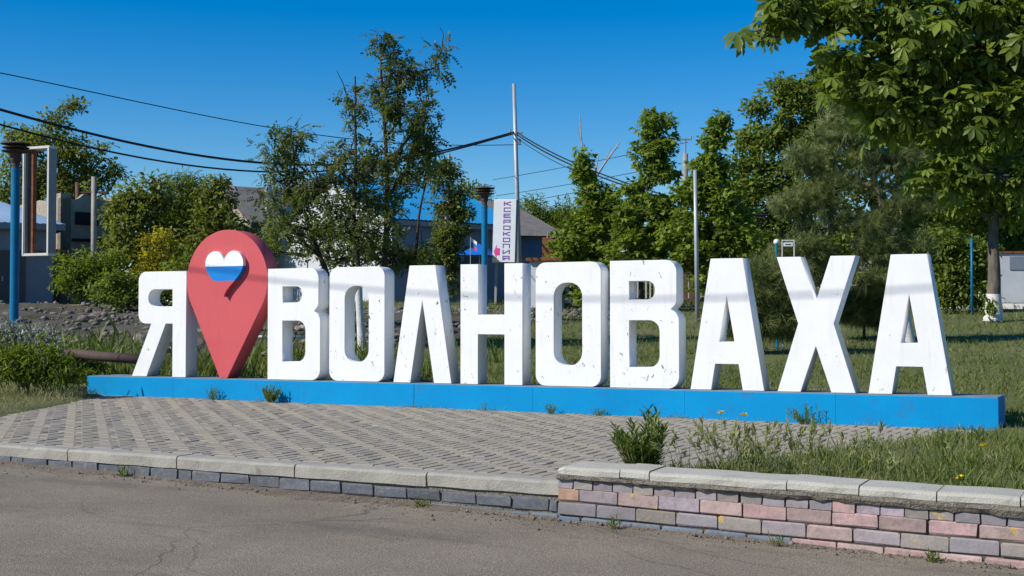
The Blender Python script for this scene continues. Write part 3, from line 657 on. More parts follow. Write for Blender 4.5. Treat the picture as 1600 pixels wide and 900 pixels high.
def tree(name, label, cat, base_b, Z, trunk, r0, blobs, leaf, tpl, size, nclump, nleaf, seed, crad=0.45, bark='bark', depth=1.0, shell=0.35, group=None, droop=0.2, lime=None, extra=None, limb_r=0.011, bare=0, flat=0.6):
    """trunk: [(bearing, elevation)] surveyed up the stem; blobs: (bearing, elevation, rx, ry) crown masses at the tree's distance"""
    rng = np.random.default_rng(seed); rnd = random.Random(seed)
    if tpl in ('diamond', 'oval', 'maple') and Z > 30: nleaf = int(nleaf*(0.62 if base_b < 900 else 0.72)); crad *= 0.84; nclump = int(nclump*(0.92 if base_b < 900 else 1.1))
    if name == 'maple_tree': nleaf = int(nleaf*.62); nclump = int(nclump*1.3); crad *= .86; blobs = [(q[0], q[1], q[2]*1.12, q[3]*1.1) for q in blobs]; flat = .42
    g = Gp(base_b, Z); k = Z/F_PX
    root = empty(name, g); tag(root, label, cat, group)
    O = np.array(g)
    tp = [O-np.array([0, 0, .15])]+[W(b_, e_, Z) for b_, e_ in trunk]
    tp = np.array(tp)-O
    # resample the stem with a slight wander
    seg = np.linalg.norm(np.diff(tp, axis=0), axis=1); cum = np.concatenate([[0], np.cumsum(seg)]); nn = max(4, int(cum[-1]/0.35))
    tt = np.linspace(0, cum[-1], nn); st = np.stack([np.interp(tt, cum, tp[:, i]) for i in range(3)], 1)
    st[2:, :2] += rng.normal(0, .02, (nn-2, 2)).cumsum(0)*0.5
    # clump centres inside the crown masses
    wts = np.array([bb[2]*bb[3] for bb in blobs], float)**0.8; wts /= wts.sum()
    C = []
    for i in rng.choice(len(blobs), nclump, p=wts):
        bb = blobs[i]; v = rng.normal(size=3); v /= np.linalg.norm(v); v *= rng.random()**shell
        c = W(bb[0], bb[1], Z)-O + RT*(v[0]*bb[2]*k)+UPZ*(v[2]*bb[3]*k)+AX*(v[1]*min(bb[2], bb[3]*1.3)*k*depth)
        if c[2] > 0.25: C.append(c)
    C = np.array(C)
    order = np.argsort(np.min(np.linalg.norm(C[:, None]-st[None], axis=2), axis=1)); C = C[order]
    nodes = list(st); par = [-1]+list(range(nn-1)); chains = []
    for c in C:
        A = np.array(nodes); d = A-c
        cost = np.linalg.norm(d, axis=1)+0.9*np.maximum(0, d[:, 2]+0.15)+np.where(np.arange(len(A)) < max(1, nn//5), 1.5, 0)
        j = int(np.argmin(cost)); p0 = A[j]; dist = np.linalg.norm(c-p0); m = max(2, int(dist/0.4)+1)
        mid = (p0+c)/2+np.array([0, 0, -0.12*dist])*droop*2+rng.normal(0, .07*dist, 3)
        ids = [j]
        for q in range(1, m+1):
            t = q/m; pt = p0*(1-t)**2+2*mid*t*(1-t)+c*t*t
            nodes.append(pt); par.append(ids[-1]); ids.append(len(nodes)-1)
        chains.append(ids)
    n = len(nodes); rad = np.zeros(n); cnt = np.zeros(n)
    for ids in chains: cnt[ids[-1]] += 1
    for i in range(n-1, 0, -1): cnt[par[i]] += cnt[i] if par[i] >= 0 else 0
    rad = limb_r*np.maximum(cnt, .5)**0.42
    tr = r0*(1-0.8*np.linspace(0, 1, nn)**0.9); tr[0] *= 1.35; tr[1] *= 1.08
    b = MB(); b.tube([tuple(p) for p in st], list(tr), n=10, cap=False)
    for ids in chains:
        rr = [min(rad[i], 0.75*tr[ids[0]] if ids[0] < nn else 9) for i in ids]; rr[0] = min(rr[0], rr[1]*1.1) if len(rr) > 1 else rr[0]
        b.tube([tuple(nodes[i]) for i in ids], rr, n=5, cap=False)
    for q in range(bare):                       # bare twigs that poke out of the crown
        c = C[rnd.randrange(len(C))]; e = c+np.array([rnd.gauss(0, .15), rnd.gauss(0, .15), rnd.uniform(.15, .5)])
        b.tube([tuple(c), tuple((c+e)/2+rng.normal(0, .05, 3)), tuple(e)], [.012, .009, .005], n=4, cap=False)
    t = b.build('trunk', M[bark], root, sm=True)
    if lime:
        bb = MB(); kk = max(2, int(lime/0.35)+1); zt = np.linspace(0.0, lime, 8)
        pp = [[np.interp(z, st[:, 2], st[:, i]) if i < 2 else z for i in range(3)] for z in zt]
        rr = [np.interp(z, st[:, 2], tr)+0.012 for z in zt]
        bb.tube(pp, rr, n=12, cap=False); bb.build('limewash', M['lime'], t, sm=True)
    # leaves
    cs = rng.uniform(.6, 1.3, len(C))*crad
    idx = np.repeat(np.arange(len(C)), np.maximum(3, (nleaf*(cs/crad)**1.7).astype(int)))
    off = rng.normal(size=(len(idx), 3)); off = norm(off)*(rng.random((len(idx), 1))**0.45); off[:, 2] *= flat
    pos = C[idx]+off*cs[idx][:, None]
    # some leaves along the twigs
    tw = []
    for ids in chains:
        a_, b_ = np.array(nodes[ids[-2]]), np.array(nodes[ids[-1]]); tw.append(a_+(b_-a_)*rng.random((max(2, nleaf//10), 1)))
    pos = np.concatenate([pos]+tw); off = np.concatenate([off, rng.normal(0, .5, (len(pos)-len(off), 3))])
    tip = off+rng.normal(0, .6, off.shape)+np.array([0, 0, -droop])
    nr = np.array([0, 0, 1.0])+off*0.5+rng.normal(0, .45, off.shape)
    ctint = rng.normal(0, .16, len(C)); ti = np.concatenate([ctint[idx], np.zeros(len(pos)-len(idx))])
    tint = np.clip(0.45+ti+rng.normal(0, .22, len(pos)), 0, 1)
    v, f, c = scatter(tpl, pos, tip, nr, size*np.clip(rng.lognormal(-.15, .32, len(pos)), .4, 1.5), rng, tint)
    cr = link('crown', mesh_np('crown', v, f, c), LF[leaf], root)
    if extra:                                    # flat reddish seed heads on the upper crown
        top = C[C[:, 2] > np.quantile(C[:, 2], .45)]; top = top[rng.choice(len(top), int(len(top)*.55), replace=False)]
        ii = np.repeat(np.arange(len(top)), 26); p = top[ii]+np.array([0, 0, .1])+rng.normal(0, 1, (len(ii), 3))*np.array([.11, .11, .03])
        v, f, c = scatter('diamond', p, rng.normal(size=p.shape), np.array([0, 0, 1.])+rng.normal(0, .4, p.shape), rng.uniform(.03, .06, len(p)), rng)
        link('seed_heads', mesh_np('seed_heads', v, f, c), LF['seed'], root)['kind'] = 'stuff'
    return root
exec_trees = True

# rowan group just behind the sign
RG = 'slender rowan trees behind the sign'
tree('rowan_tree', 'airy rowan tree left of the group, crown above the first letter В', 'tree', 518, 25, [(512, 430), (482, 350), (462, 290), (455, 215)], .075,
     [(452, 225, 38, 32), (445, 300, 48, 45), (480, 350, 60, 45), (500, 285, 35, 40), (430, 265, 25, 35)], 'rowan', 'pinnate', .19, 76, 12, 21, crad=.30, group=RG, extra=True, bare=8)
tree('rowan_tree', 'rowan tree with whitewashed trunk, bare spire above its crown, behind letter О', 'tree', 566, 24.5, [(563, 430), (552, 330), (556, 230), (556, 120)], .07,
     [(545, 260, 40, 40), (530, 330, 45, 55), (575, 350, 40, 55), (556, 175, 22, 40), (520, 240, 22, 18), (590, 260, 20, 40)], 'rowan', 'pinnate', .19, 72, 12, 22, crad=.28, group=RG, extra=True, lime=1.35, bare=14)
tree('rowan_tree', 'tallest rowan tree with two dark stems, its top high in the sky', 'tree', 604, 25.5, [(602, 420), (604, 330), (604, 240), (598, 140), (596, 60)], .085,
     [(605, 150, 28, 45), (640, 180, 38, 45), (640, 250, 42, 40), (602, 315, 24, 50), (655, 110, 30, 18), (688, 80, 10, 7), (598, 70, 8, 18), (612, 90, 14, 12), (575, 290, 25, 45), (660, 215, 22, 30)], 'rowan', 'pinnate', .19, 120, 12, 23, crad=.28, group=RG, extra=True, bare=10)
tree('rowan_tree', 'low forked rowan in front of the shaded wall', 'tree', 650, 26.5, [(648, 420), (655, 330), (672, 250)], .06,
     [(668, 265, 16, 22), (610, 392, 40, 22), (540, 390, 50, 22), (650, 400, 25, 18)], 'rowan', 'pinnate', .19, 48, 12, 24, crad=.3, group=RG, bare=5)
tree('leafy_bush', 'leafy green undergrowth in front of the white gable, above letters В and О', 'bush', 480, 30, [(480, 450), (482, 400)], .05, [(455, 370, 45, 40), (505, 365, 35, 42), (430, 335, 28, 30), (545, 395, 35, 26), (580, 385, 25, 30), (410, 380, 25, 30)], 'olive', 'oval', .09, 75, 36, 25, crad=.26)
# poplar with dead pale wood
tree('poplar_tree', 'columnar poplar with pale dead branches, left of the copy shop sign', 'tree', 698, 33, [(697, 420), (696, 340), (700, 240)], .12,
     [(692, 285, 24, 45), (706, 340, 27, 50), (698, 380, 22, 35), (702, 420, 26, 40), (662, 410, 20, 20)], 'poplar', 'diamond', .10, 150, 130, 31, crad=.30, bark='bark_pale', bare=6)
# left background
BGL = 'trees of the far left background'
tree('broad_tree', 'tall broad tree behind the empty frame at far left', 'tree', 62, 62, [(62, 400), (60, 330), (72, 260)], .32,
     [(95, 200, 30, 28), (50, 215, 40, 30), (70, 255, 60, 45), (120, 235, 45, 35), (160, 265, 32, 25), (70, 320, 75, 45), (125, 300, 40, 40), (113, 165, 14, 10), (20, 300, 40, 60), (130, 360, 40, 40)], 'olive', 'diamond', .21, 300, 95, 41, crad=.7, bark='bark_grey', group=BGL)
for i, (bb, Z, bl, lf, lab) in enumerate([
        (215, 50, [(198, 330, 22, 26), (230, 325, 22, 26), (215, 375, 50, 45), (245, 400, 50, 50), (222, 292, 6, 18), (206, 300, 5, 16), (252, 296, 6, 18), (240, 285, 4, 12)], 'olive', 'olive green bushy tree right of the concrete post'),
        (275, 52, [(270, 330, 20, 26), (298, 296, 7, 22), (285, 370, 45, 50), (262, 298, 6, 24), (280, 292, 6, 18), (310, 320, 12, 20)], 'dark', 'dark feathery tree with spiky top, left of the red pin'),
        (340, 50, [(328, 330, 18, 30), (360, 358, 32, 28), (320, 380, 50, 45), (385, 395, 40, 30), (340, 290, 6, 14), (318, 312, 6, 20), (350, 318, 8, 18)], 'olive', 'olive tree behind the top of the red pin')]):
    tree('bushy_tree', lab, 'tree', bb, Z, [(bb, 440), (bb+3, 390), (bb, 330)], .12, bl, lf, 'lance' if i == 1 else 'diamond', .22, 170, 85, 51+i, crad=.6, bark='bark_grey', group=BGL, bare=12)
tree('leafy_bush', 'round green bush in front of the ruined stone wall', 'bush', 150, 40, [(150, 440), (150, 410)], .05, [(140, 420, 45, 35), (175, 430, 35, 40), (120, 440, 30, 25)], 'bright', 'diamond', .12, 120, 110, 61, crad=.4, bark='bark_grey')
tree('yellow_bush', 'yellow flowering bush left of the red pin', 'bush', 245, 41, [(245, 430), (248, 390)], .05, [(250, 385, 32, 28), (225, 420, 28, 35), (270, 420, 30, 40), (235, 450, 35, 22)], 'yellow', 'diamond', .12, 90, 100, 62, crad=.35, bark='bark_grey', bare=14)
tree('leafy_bush', 'dark green bush under the yellow flowering bush', 'bush', 200, 39, [(200, 450), (200, 440)], .05, [(190, 452, 45, 24), (240, 460, 45, 20), (285, 440, 30, 40)], 'dark', 'diamond', .13, 90, 110, 63, crad=.4, bark='bark_grey')
# middle background
tree('bushy_tree', 'light green willowy trees behind the copy shop sign', 'tree', 838, 62, [(838, 430), (840, 370)], .12, [(830, 350, 25, 38), (862, 355, 28, 35), (885, 340, 18, 22), (895, 380, 30, 35), (748, 310, 14, 18), (755, 335, 20, 20)], 'bright', 'lance', .3, 130, 80, 71, crad=.6, bark='bark_grey', bare=6)
tree('bushy_tree', 'olive tree peeping over the blue roof', 'tree', 655, 70, [(655, 430), (655, 350)], .14, [(655, 325, 28, 22), (725, 300, 18, 20), (670, 345, 40, 20), (480, 330, 60, 25)], 'olive', 'diamond', .24, 110, 80, 72, crad=.7, bark='bark_grey')
MG = 'young maples behind the sign'
tree('maple_tree', 'bushy young maple right of the rusty chimney', 'tree', 925, 40, [(925, 440), (922, 380), (918, 250)], .09, [(913, 262, 6, 30), (918, 295, 12, 22), (952, 320, 8, 30), (925, 340, 28, 32), (945, 375, 38, 45), (895, 390, 32, 40), (960, 330, 22, 25), (930, 440, 45, 35)], 'maple', 'maple', .17, 190, 75, 81, crad=.38, bark='bark_grey', group=MG)
tree('maple_tree', 'tall young maple with a columnar top above the second letter В', 'tree', 1002, 38, [(1000, 440), (1000, 360), (1015, 270), (1020, 185)], .09,
     [(1012, 190, 14, 20), (1036, 190, 15, 16), (1030, 225, 26, 24), (1012, 255, 22, 30), (1035, 265, 18, 20), (1003, 300, 24, 32), (1000, 345, 28, 40), (1035, 330, 24, 30), (975, 350, 12, 40), (985, 400, 36, 50), (1040, 390, 35, 40)], 'maple', 'maple', .17, 210, 75, 82, crad=.36, bark='bark', group=MG)
tree('maple_tree', 'maple with a narrow pointed top between the poles and the big trees', 'tree', 1112, 37, [(1112, 440), (1112, 340), (1118, 260), (1120, 185)], .1,
     [(1124, 185, 7, 20), (1118, 212, 11, 20), (1112, 240, 14, 22), (1128, 262, 10, 22), (1100, 268, 24, 24), (1082, 300, 22, 20), (1118, 310, 38, 38), (1100, 380, 48, 42), (1145, 360, 35, 45), (1070, 360, 32, 35), (1130, 430, 50, 40)], 'maple', 'maple', .17, 240, 80, 83, crad=.38, bark='bark', group=MG)
# right background
BGR = 'big trees on the right'
tree('big_tree', 'big dark broadleaf tree right of the maples, behind the pine', 'tree', 1225, 46, [(1225, 430), (1228, 330), (1235, 220)], .3,
     [(1235, 140, 30, 28), (1185, 165, 18, 14), (1265, 145, 38, 35), (1205, 200, 40, 35), (1170, 225, 22, 20), (1250, 220, 60, 55), (1190, 290, 45, 50), (1160, 270, 22, 35), (1290, 190, 45, 45), (1260, 310, 70, 60), (1200, 380, 60, 55), (1170, 330, 35, 40), (1290, 400, 60, 55)], 'dark', 'oval', .2, 330, 90, 91, crad=.6, bark='bark', group=BGR, bare=8)
tree('big_tree', 'big leafy tree behind the crown of the pine', 'tree', 1375, 50, [(1375, 430), (1370, 330), (1365, 200)], .3,
     [(1330, 150, 55, 50), (1400, 170, 60, 60), (1340, 260, 70, 60), (1430, 280, 60, 65), (1360, 360, 80, 55), (1450, 380, 55, 55), (1400, 440, 80, 35), (1300, 130, 35, 30), (1430, 120, 60, 50), (1470, 300, 50, 60), (1440, 440, 70, 40)], 'olive', 'oval', .21, 330, 90, 92, crad=.65, bark='bark', group=BGR, bare=6)
tree('big_tree', 'whitewashed tree with thick dark trunk at the far right', 'tree', 1552, 33, [(1552, 430), (1550, 350), (1560, 290), (1575, 200)], .2,
     [(1470, 150, 60, 60), (1560, 120, 70, 60), (1520, 220, 70, 55), (1590, 230, 55, 60), (1500, 300, 55, 30), (1450, 230, 40, 45), (1585, 310, 45, 35), (1620, 150, 60, 80)], 'maple', 'oval', .17, 330, 90, 93, crad=.5, bark='bark_grey', lime=.68, group=BGR, limb_r=.014)
tree('big_tree', 'dense dark tree filling the right edge behind the whitewashed trunk', 'tree', 1610, 52, [(1610, 430), (1605, 330), (1600, 200)], .3,
     [(1560, 200, 60, 80), (1610, 300, 60, 70), (1520, 330, 60, 50), (1640, 200, 60, 90), (1595, 380, 40, 25), (1500, 250, 50, 60)], 'dark', 'oval', .22, 260, 85, 94, crad=.7, bark='bark', group=BGR)
tree('leafy_bush', 'tall dark ivy hedge bush left of the whitewashed trunk', 'bush', 1490, 37, [(1490, 450), (1492, 400)], .07, [(1480, 420, 40, 40), (1520, 410, 25, 45), (1500, 455, 50, 28), (1470, 380, 30, 30)], 'dark', 'oval', .13, 190, 100, 95, crad=.38)
tree('leafy_bush', 'small pale green shoots at the foot of the whitewashed trunk', 'bush', 1548, 32.6, [(1547, 495), (1547, 485)], .02, [(1546, 490, 8, 11), (1550, 478, 6, 8)], 'bright', 'oval', .12, 14, 18, 96, crad=.14)
FB = 'far trees closing the view on the right'
tree('far_tree', 'far green tree closing the gap behind the maples', 'tree', 1130, 72, [(1130, 440), (1130, 380)], .2, [(1090, 400, 60, 50), (1160, 390, 60, 60), (1130, 440, 80, 35), (1020, 420, 60, 45)], 'olive', 'oval', .3, 150, 90, 141, crad=.9, group=FB)
tree('far_tree', 'far green tree seen under the boughs between pine and ivy bush', 'tree', 1440, 70, [(1440, 440), (1440, 370)], .2, [(1420, 370, 60, 60), (1480, 350, 60, 60), (1450, 430, 80, 45), (1390, 430, 60, 45)], 'dark', 'oval', .3, 170, 90, 142, crad=.9, group=FB)
tree('far_tree', 'far green tree behind the white memorial wall', 'tree', 1580, 66, [(1580, 440), (1580, 370)], .2, [(1570, 350, 60, 50), (1620, 370, 60, 60), (1530, 400, 50, 50), (1590, 420, 60, 40)], 'maple', 'oval', .28, 150, 90, 143, crad=.85, group=FB)
# pine
tree('pine_tree', 'grey green pine with crooked trunk behind letters Х and А', 'tree', 1420, 26, [(1412, 470), (1398, 400), (1385, 340), (1368, 280), (1350, 215), (1342, 160)], .11,
     [(1320, 205, 50, 22), (1275, 250, 45, 16), (1395, 245, 50, 20), (1330, 285, 60, 14), (1255, 315, 45, 14), (1415, 320, 45, 16), (1320, 345, 85, 14), (1245, 390, 45, 14), (1400, 385, 65, 14), (1290, 425, 70, 14), (1345, 165, 35, 16), (1440, 300, 25, 14), (1380, 435, 60, 12)], 'pine', 'needle', .19, 150, 24, 101, crad=.34, bark='bark_grey', lime=.75, droop=.05, flat=.4, bare=6, limb_r=.014)
tree('pine_bush', 'low dark pine shrub between letters А and Х', 'bush', 1178, 23.6, [(1178, 505), (1178, 480)], .04, [(1180, 470, 38, 38), (1165, 500, 35, 18), (1210, 495, 32, 18), (1195, 440, 25, 25), (1225, 455, 26, 34)], 'pine', 'needle', .2, 100, 60, 102, crad=.3, flat=.6)
tree('pine_bush', 'low dark pine shrub right of letter Х', 'bush', 1350, 27, [(1350, 495), (1350, 480)], .04, [(1345, 480, 42, 18), (1325, 470, 25, 18), (1375, 485, 25, 14)], 'pine', 'needle', .2, 60, 55, 103, crad=.3, flat=.6)
# near chestnut whose boughs hang into the picture from the right
def chestnut():
    tree('chestnut_tree', 'near horse chestnut with large fingered leaves overhanging from the right', 'tree', 1800, 14.5, [(1800, 350), (1790, 200), (1770, 60), (1760, -150)], .17,
         [(1560, 40, 90, 70), (1450, 60, 85, 50), (1350, 20, 80, 40), (1260, 5, 60, 28), (1400, 130, 70, 50), (1520, 150, 80, 55), (1590, 140, 60, 60), (1650, 60, 100, 100), (1700, 200, 90, 90), (1600, -60, 160, 60), (1420, -50, 140, 40), (1490, 262, 45, 26), (1520, 290, 40, 20), (1590, 270, 40, 30), (1480, 205, 40, 25), (1215, 30, 30, 18), (1180, 48, 6, 4), (1340, 90, 50, 35), (1310, 130, 25, 25), (1400, 190, 40, 25), (1460, 110, 50, 40), (1750, -100, 200, 100)],
         'chestnut', 'palmate', .185, 400, 11, 111, crad=.27, droop=.35, depth=0.8, limb_r=.009)
chestnut()

# ------------------------------------------------------------------ grass
def grass(name, label, cat, pts, hgt, tpl, lf, seed, kind='stuff', lean=.35, parent=None):
    rng = np.random.default_rng(seed); n = len(pts)
    d = np.stack([rng.normal(0, lean, n), rng.normal(0, lean, n), np.ones(n)], 1)
    nr = np.stack([rng.normal(0, 1, n), rng.normal(0, 1, n), np.full(n, .1)], 1)
    v, f, c = scatter(tpl, pts, d, nr, hgt, rng, np.clip(rng.normal(.4, .25, n), 0, 1))
    o = link(name, mesh_np(name, v, f, c), LF[lf], parent)
    if parent is None: tag(o, label, cat, kind=kind)
    return o
rng = np.random.default_rng(77)
n = 150000
yy = 0.5+np.exp(rng.uniform(math.log(1.2), math.log(30), n))-1.0
xx = rng.uniform(-1, 1, n); xx = -6+xx*(11+yy*0.55)
keep = ~((yy < .5) & (xx < -1.55))
patch = np.sin(xx*.9+yy*.5)+np.sin(yy*1.1-xx*.35)+rng.normal(0, .6, n); keep &= patch > -1.4
xx, yy = xx[keep], yy[keep]
P = np.stack([xx, yy, [ground(a, c) for a, c in zip(xx, yy)]], 1)
grass('lawn_grass', 'short mown grass covering the lawn behind the sign', 'grass', P, rng.uniform(.035, .10, len(P))*(1+yy/30), 'blade1', 'grass', 1, lean=.6)
# verge in front, right of the paving
n = 75000
xx = rng.uniform(-3.6, 2.6, n); yy = rng.uniform(-5.93, .7, n)
sdv = np.array([-sd_plaza(a, c) for a, c in zip(xx, yy)])
keep = (sdv < -1)  # placeholder replaced below
inside = np.array([sd_plaza(a, c) for a, c in zip(xx, yy)])
keep = inside < -0.06
keep &= ~((yy > -.2) & (xx < -1.6))
patch = np.sin(xx*3.1+1)*np.sin(yy*2.3)+rng.normal(0, .5, n); keep &= patch > -.6
xx, yy = xx[keep], yy[keep]
P = np.stack([xx, yy, [ground(a, c) for a, c in zip(xx, yy)]], 1)
hh = (rng.gamma(2.6, .017, len(P))+.02)*np.where(P[:, 1] > -1.6, .55, 1)
q = rng.random(len(P)) < .36
grass('verge_grass', 'rough green grass on the verge behind the brick wall', 'grass', P[~q], hh[~q], 'blade', 'grass', 2, lean=.45)
grass('verge_dry_grass', 'dry straw mixed into the verge grass', 'grass', P[q], hh[q]*.8, 'blade', 'straw', 3, lean=.8)
tp = []; th_ = []
for k in range(90):
    x0, y0 = rng.uniform(-3.2, 1.5), rng.uniform(-5.85, -1.6)
    if sd_plaza(x0, y0) > -.12: continue
    m = int(rng.integers(25, 70)); q_ = rng.normal(0, .05, (m, 2))+np.array([x0, y0]); tp += [(a, c, ground(a, c)) for a, c in q_ if c > -5.93]; th_ += [rng.uniform(.06, .19) for a, c in q_ if c > -5.93]
grass('verge_tufts', 'taller dark green grass tufts dotted over the verge', 'grass', np.array(tp), np.array(th_), 'blade', 'grass', 12, lean=.5)
# tufts along the plinth foot
n = 2600; xx = rng.uniform(-14.2, -1.7, n); yy = -0.16-np.abs(rng.normal(0, .03, n)); keep = (np.sin(xx*2.1)+np.sin(xx*5.7)+rng.normal(0, .5, n)) > .9
P = np.stack([xx[keep], yy[keep], pl(xx[keep])], 1); grass('plinth_foot_grass', 'thin dry grass fringe along the foot of the plinth', 'grass', P, rng.uniform(.02, .07, len(P)), 'blade', 'straw', 4, lean=.7)
# wild barley
def barley():
    rng = np.random.default_rng(9); n = 150
    x = np.concatenate([rng.normal(-2.6, .40, 110), rng.uniform(-3.1, -.9, 40)]); y = np.concatenate([rng.normal(-5.5, .25, 110), rng.uniform(-5.85, -4.6, 40)])
    b = MB(); parts = []
    for xx, yy in zip(x, y):
        if sd_plaza(xx, yy) > -.05 or yy < -5.9: continue
        h = rng.uniform(.12, .30); a = rng.uniform(0, 6.28); l = rng.uniform(.02, .14); z = ground(xx, yy)
        p0, p1, p2 = np.array([xx, yy, z]), np.array([xx+l*.4*math.cos(a), yy+l*.4*math.sin(a), z+h*.6]), np.array([xx+l*math.cos(a), yy+l*math.sin(a), z+h])
        b.tube([p0, p1, p2], [.0028, .002, .0015], n=3, cap=False)
        d = norm(p2-p1); m = 16; t = rng.random(m)
        parts.append(scatter('lance', p2+d*(t*.075)[:, None], d*1.6+rng.normal(0, .45, (m, 3)), rng.normal(size=(m, 3)), rng.uniform(.035, .065, m), rng))
    o = b.build('barley_stalks', M['straw_stem']); tag(o, 'thin upright stalks of wild barley on the verge', 'grass', kind='stuff')
    v, f, c = joinnp(parts); o = link('barley_ears', mesh_np('barley_ears', v, f, c), LF['barley']); tag(o, 'bristly ears of wild barley above the verge', 'grass', kind='stuff')
M['straw_stem'] = mat('straw_stem', (0.14, 0.16, 0.05), (0.2, 0.19, 0.08), rough=0.8)
barley()
# leafy weed standing behind the wall's left end, and weeds at the plinth
def weed(label, x, y, h, nst, spread, lsize, seed, lf='weed', tpl='lance', z=None, dens=26, up=.9, name='weed_plant'):
    rng = np.random.default_rng(seed); z = ground(x, y) if z is None else z
    root = empty(name, (x, y, z)); tag(root, label, 'plant'); b = MB(); parts = []
    for i in range(nst):
        a = rng.uniform(0, 6.28); s = spread*math.sqrt(rng.random()); hh = h*rng.uniform(.6, 1.0)*(1-.35*s/max(spread, .01))
        p0 = np.array([.15*s*math.cos(a), .15*s*math.sin(a), -.02]); p2 = np.array([s*math.cos(a), s*math.sin(a), hh]); p1 = (p0+p2)/2+np.array([.15*s*math.cos(a), .15*s*math.sin(a), 0])
        b.tube([p0, p1, p2], [.006*h/.5, .0045*h/.5, .002], n=5, cap=False)
        t = np.linspace(.12, 1, dens); q = p0*((1-t)**2)[:, None]+2*p1*(t*(1-t))[:, None]+p2*(t*t)[:, None]
        ang = np.arange(dens)*2.4+a; dr = np.stack([np.cos(ang), np.sin(ang), np.full(dens, up)+t*.5], 1)
        parts.append(scatter(tpl, q, dr, np.stack([-np.cos(ang)*.5, -np.sin(ang)*.5, np.ones(dens)], 1), lsize*(1.15-.5*t)*rng.uniform(.8, 1.2, dens), rng))
    b.build('stems', M['straw_stem'], root, sm=True); v, f, c = joinnp(parts); link('leaves', mesh_np('leaves', v, f, c), LF[lf], root); return root
TPL['lance'] = (np.array([(0, 0, 0), (.10, .35, .03), (.09, .65, .0), (0, 1, -.12), (-.09, .65, .0), (-.10, .35, .03)]), np.array([(0, 1, 2), (0, 2, 3), (0, 3, 4), (0, 4, 5)]))
weed('tall leafy green weed growing behind the left end of the brick wall', -3.36, -5.72, .56, 20, .24, .105, 1, dens=30)
weed('grassy weed at the plinth foot below the first letter В', -10.75, -.30, .26, 16, .16, .10, 2, dens=10, up=1.6, z=pl(-10.75))
weed('small weed at the plinth foot below the red pin', -11.75, -.27, .2, 9, .11, .06, 3, dens=12, z=pl(-11.7))
weed('small pale weed at the plinth foot below the right letter О', -6.63, -.30, .15, 8, .09, .06, 4, dens=9, z=pl(-6.6))
weed('low weed at the plinth foot below the right letter В', -6.05, -.28, .1, 9, .13, .05, 5, dens=8, z=pl(-6.1))
weed('spreading weed with yellow tips at the plinth foot below letter Х', -3.55, -.34, .27, 14, .24, .06, 6, dens=16, z=pl(-3.5))
weed('tiny thistle at the plinth foot below letter Н', -7.55, -.25, .17, 3, .05, .04, 7, dens=8, z=pl(-7.5))
weed('small weed sprouting at the road edge under the slate blocks', -4.85, -6.28, .09, 6, .07, .05, 8, dens=7, z=road_z(-4.85))
weed('small weed sprouting at the road edge left of the kerb middle', -7.7, -6.27, .11, 6, .06, .05, 9, dens=7, z=road_z(-7.7))
weed('small weed at the foot of the pink brick wall, left end', -3.35, -6.32, .10, 5, .05, .05, 10, dens=7, z=road_z(-3.35))
weed('dark dry weed at the foot of the pink brick wall', -2.25, -6.32, .09, 6, .08, .04, 12, dens=6, z=road_z(-2.25))
weed('tuft at the foot of the pink brick wall, right', -1.3, -6.32, .07, 8, .05, .05, 13, dens=6, z=road_z(-1.3))
def flower(label, x, y, h, seed, z=None):
    rng = np.random.default_rng(seed); z = ground(x, y) if z is None else z
    root = empty('yellow_flower', (x, y, z)); tag(root, label, 'flower', 'yellow flowers on the verge')
    b = MB(); b.tube([(0, 0, -.01), (.01, 0, h*.5), (0, .01, h)], [.003, .0025, .002], n=4); b.build('stem', M['straw_stem'], root)
    n = 34; a = rng.uniform(0, 6.28, n); d = np.stack([np.cos(a), np.sin(a), rng.uniform(.0, 1.2, n)], 1)
    v, f, c = scatter('diamond', np.tile([0, .01, h], (n, 1)), d, np.tile([0, 0, 1.], (n, 1)), rng.uniform(.026, .038, n), rng); link('petals', mesh_np('petals', v, f, c), LF['petal'], root)
flower('yellow dandelion in the grass near the right edge of the photo', -1.28, -4.2, .17, 1)
flower('yellow dandelion right behind the wall cap', -1.23, -5.75, .10, 2)
flower('left one of two yellow flowers between leafy weed and barley', -3.05, -4.95, .42, 3, pl(-3))
flower('right one of two yellow flowers between leafy weed and barley', -2.90, -4.85, .40, 4, pl(-3))

# bushes at the left end of the plinth
tree('wild_bush', 'dense green wild bush at the left end of the blue plinth', 'bush', 45, 18.2, [(45, 590), (48, 565)], .02, [(30, 578, 48, 28), (85, 580, 34, 30), (5, 568, 40, 30), (60, 560, 40, 20), (114, 594, 20, 18), (20, 610, 45, 14), (75, 608, 40, 12)], 'bright', 'lance', .10, 150, 46, 121, crad=.16, bark='bark_grey', flat=.9, bare=8)
tree('silver_bush', 'silver grey flowering bush at the left edge of the photo', 'bush', 35, 19.3, [(35, 550), (35, 535)], .02, [(20, 522, 45, 14), (62, 532, 34, 13), (0, 530, 40, 18), (95, 546, 14, 9)], 'silver', 'lance', .075, 95, 40, 122, crad=.15, bark='bark_grey', flat=1.0, bare=10)
tree('wild_bush', 'taller green weeds behind the wild bush, left of letter Я', 'bush', 110, 20.5, [(110, 570), (110, 555)], .02, [(115, 568, 30, 16), (160, 575, 30, 12), (70, 560, 30, 16)], 'weed', 'lance', .11, 60, 36, 123, crad=.2, bark='bark_grey', flat=1.0)
n = 9000; xx = rng.uniform(-16, -11.7, n); yy = rng.uniform(-5.5, 0.2, n); inside = np.array([sd_plaza(a, c) for a, c in zip(xx, yy)])
keep = (xx < -10.58-(yy+6.02)*.552+rng.normal(0, .08, n)) & ~((xx > -14.3) & (yy > -.2))
P = np.stack([xx[keep], yy[keep], [ground(a, c)+.02 for a, c in zip(xx[keep], yy[keep])]], 1)
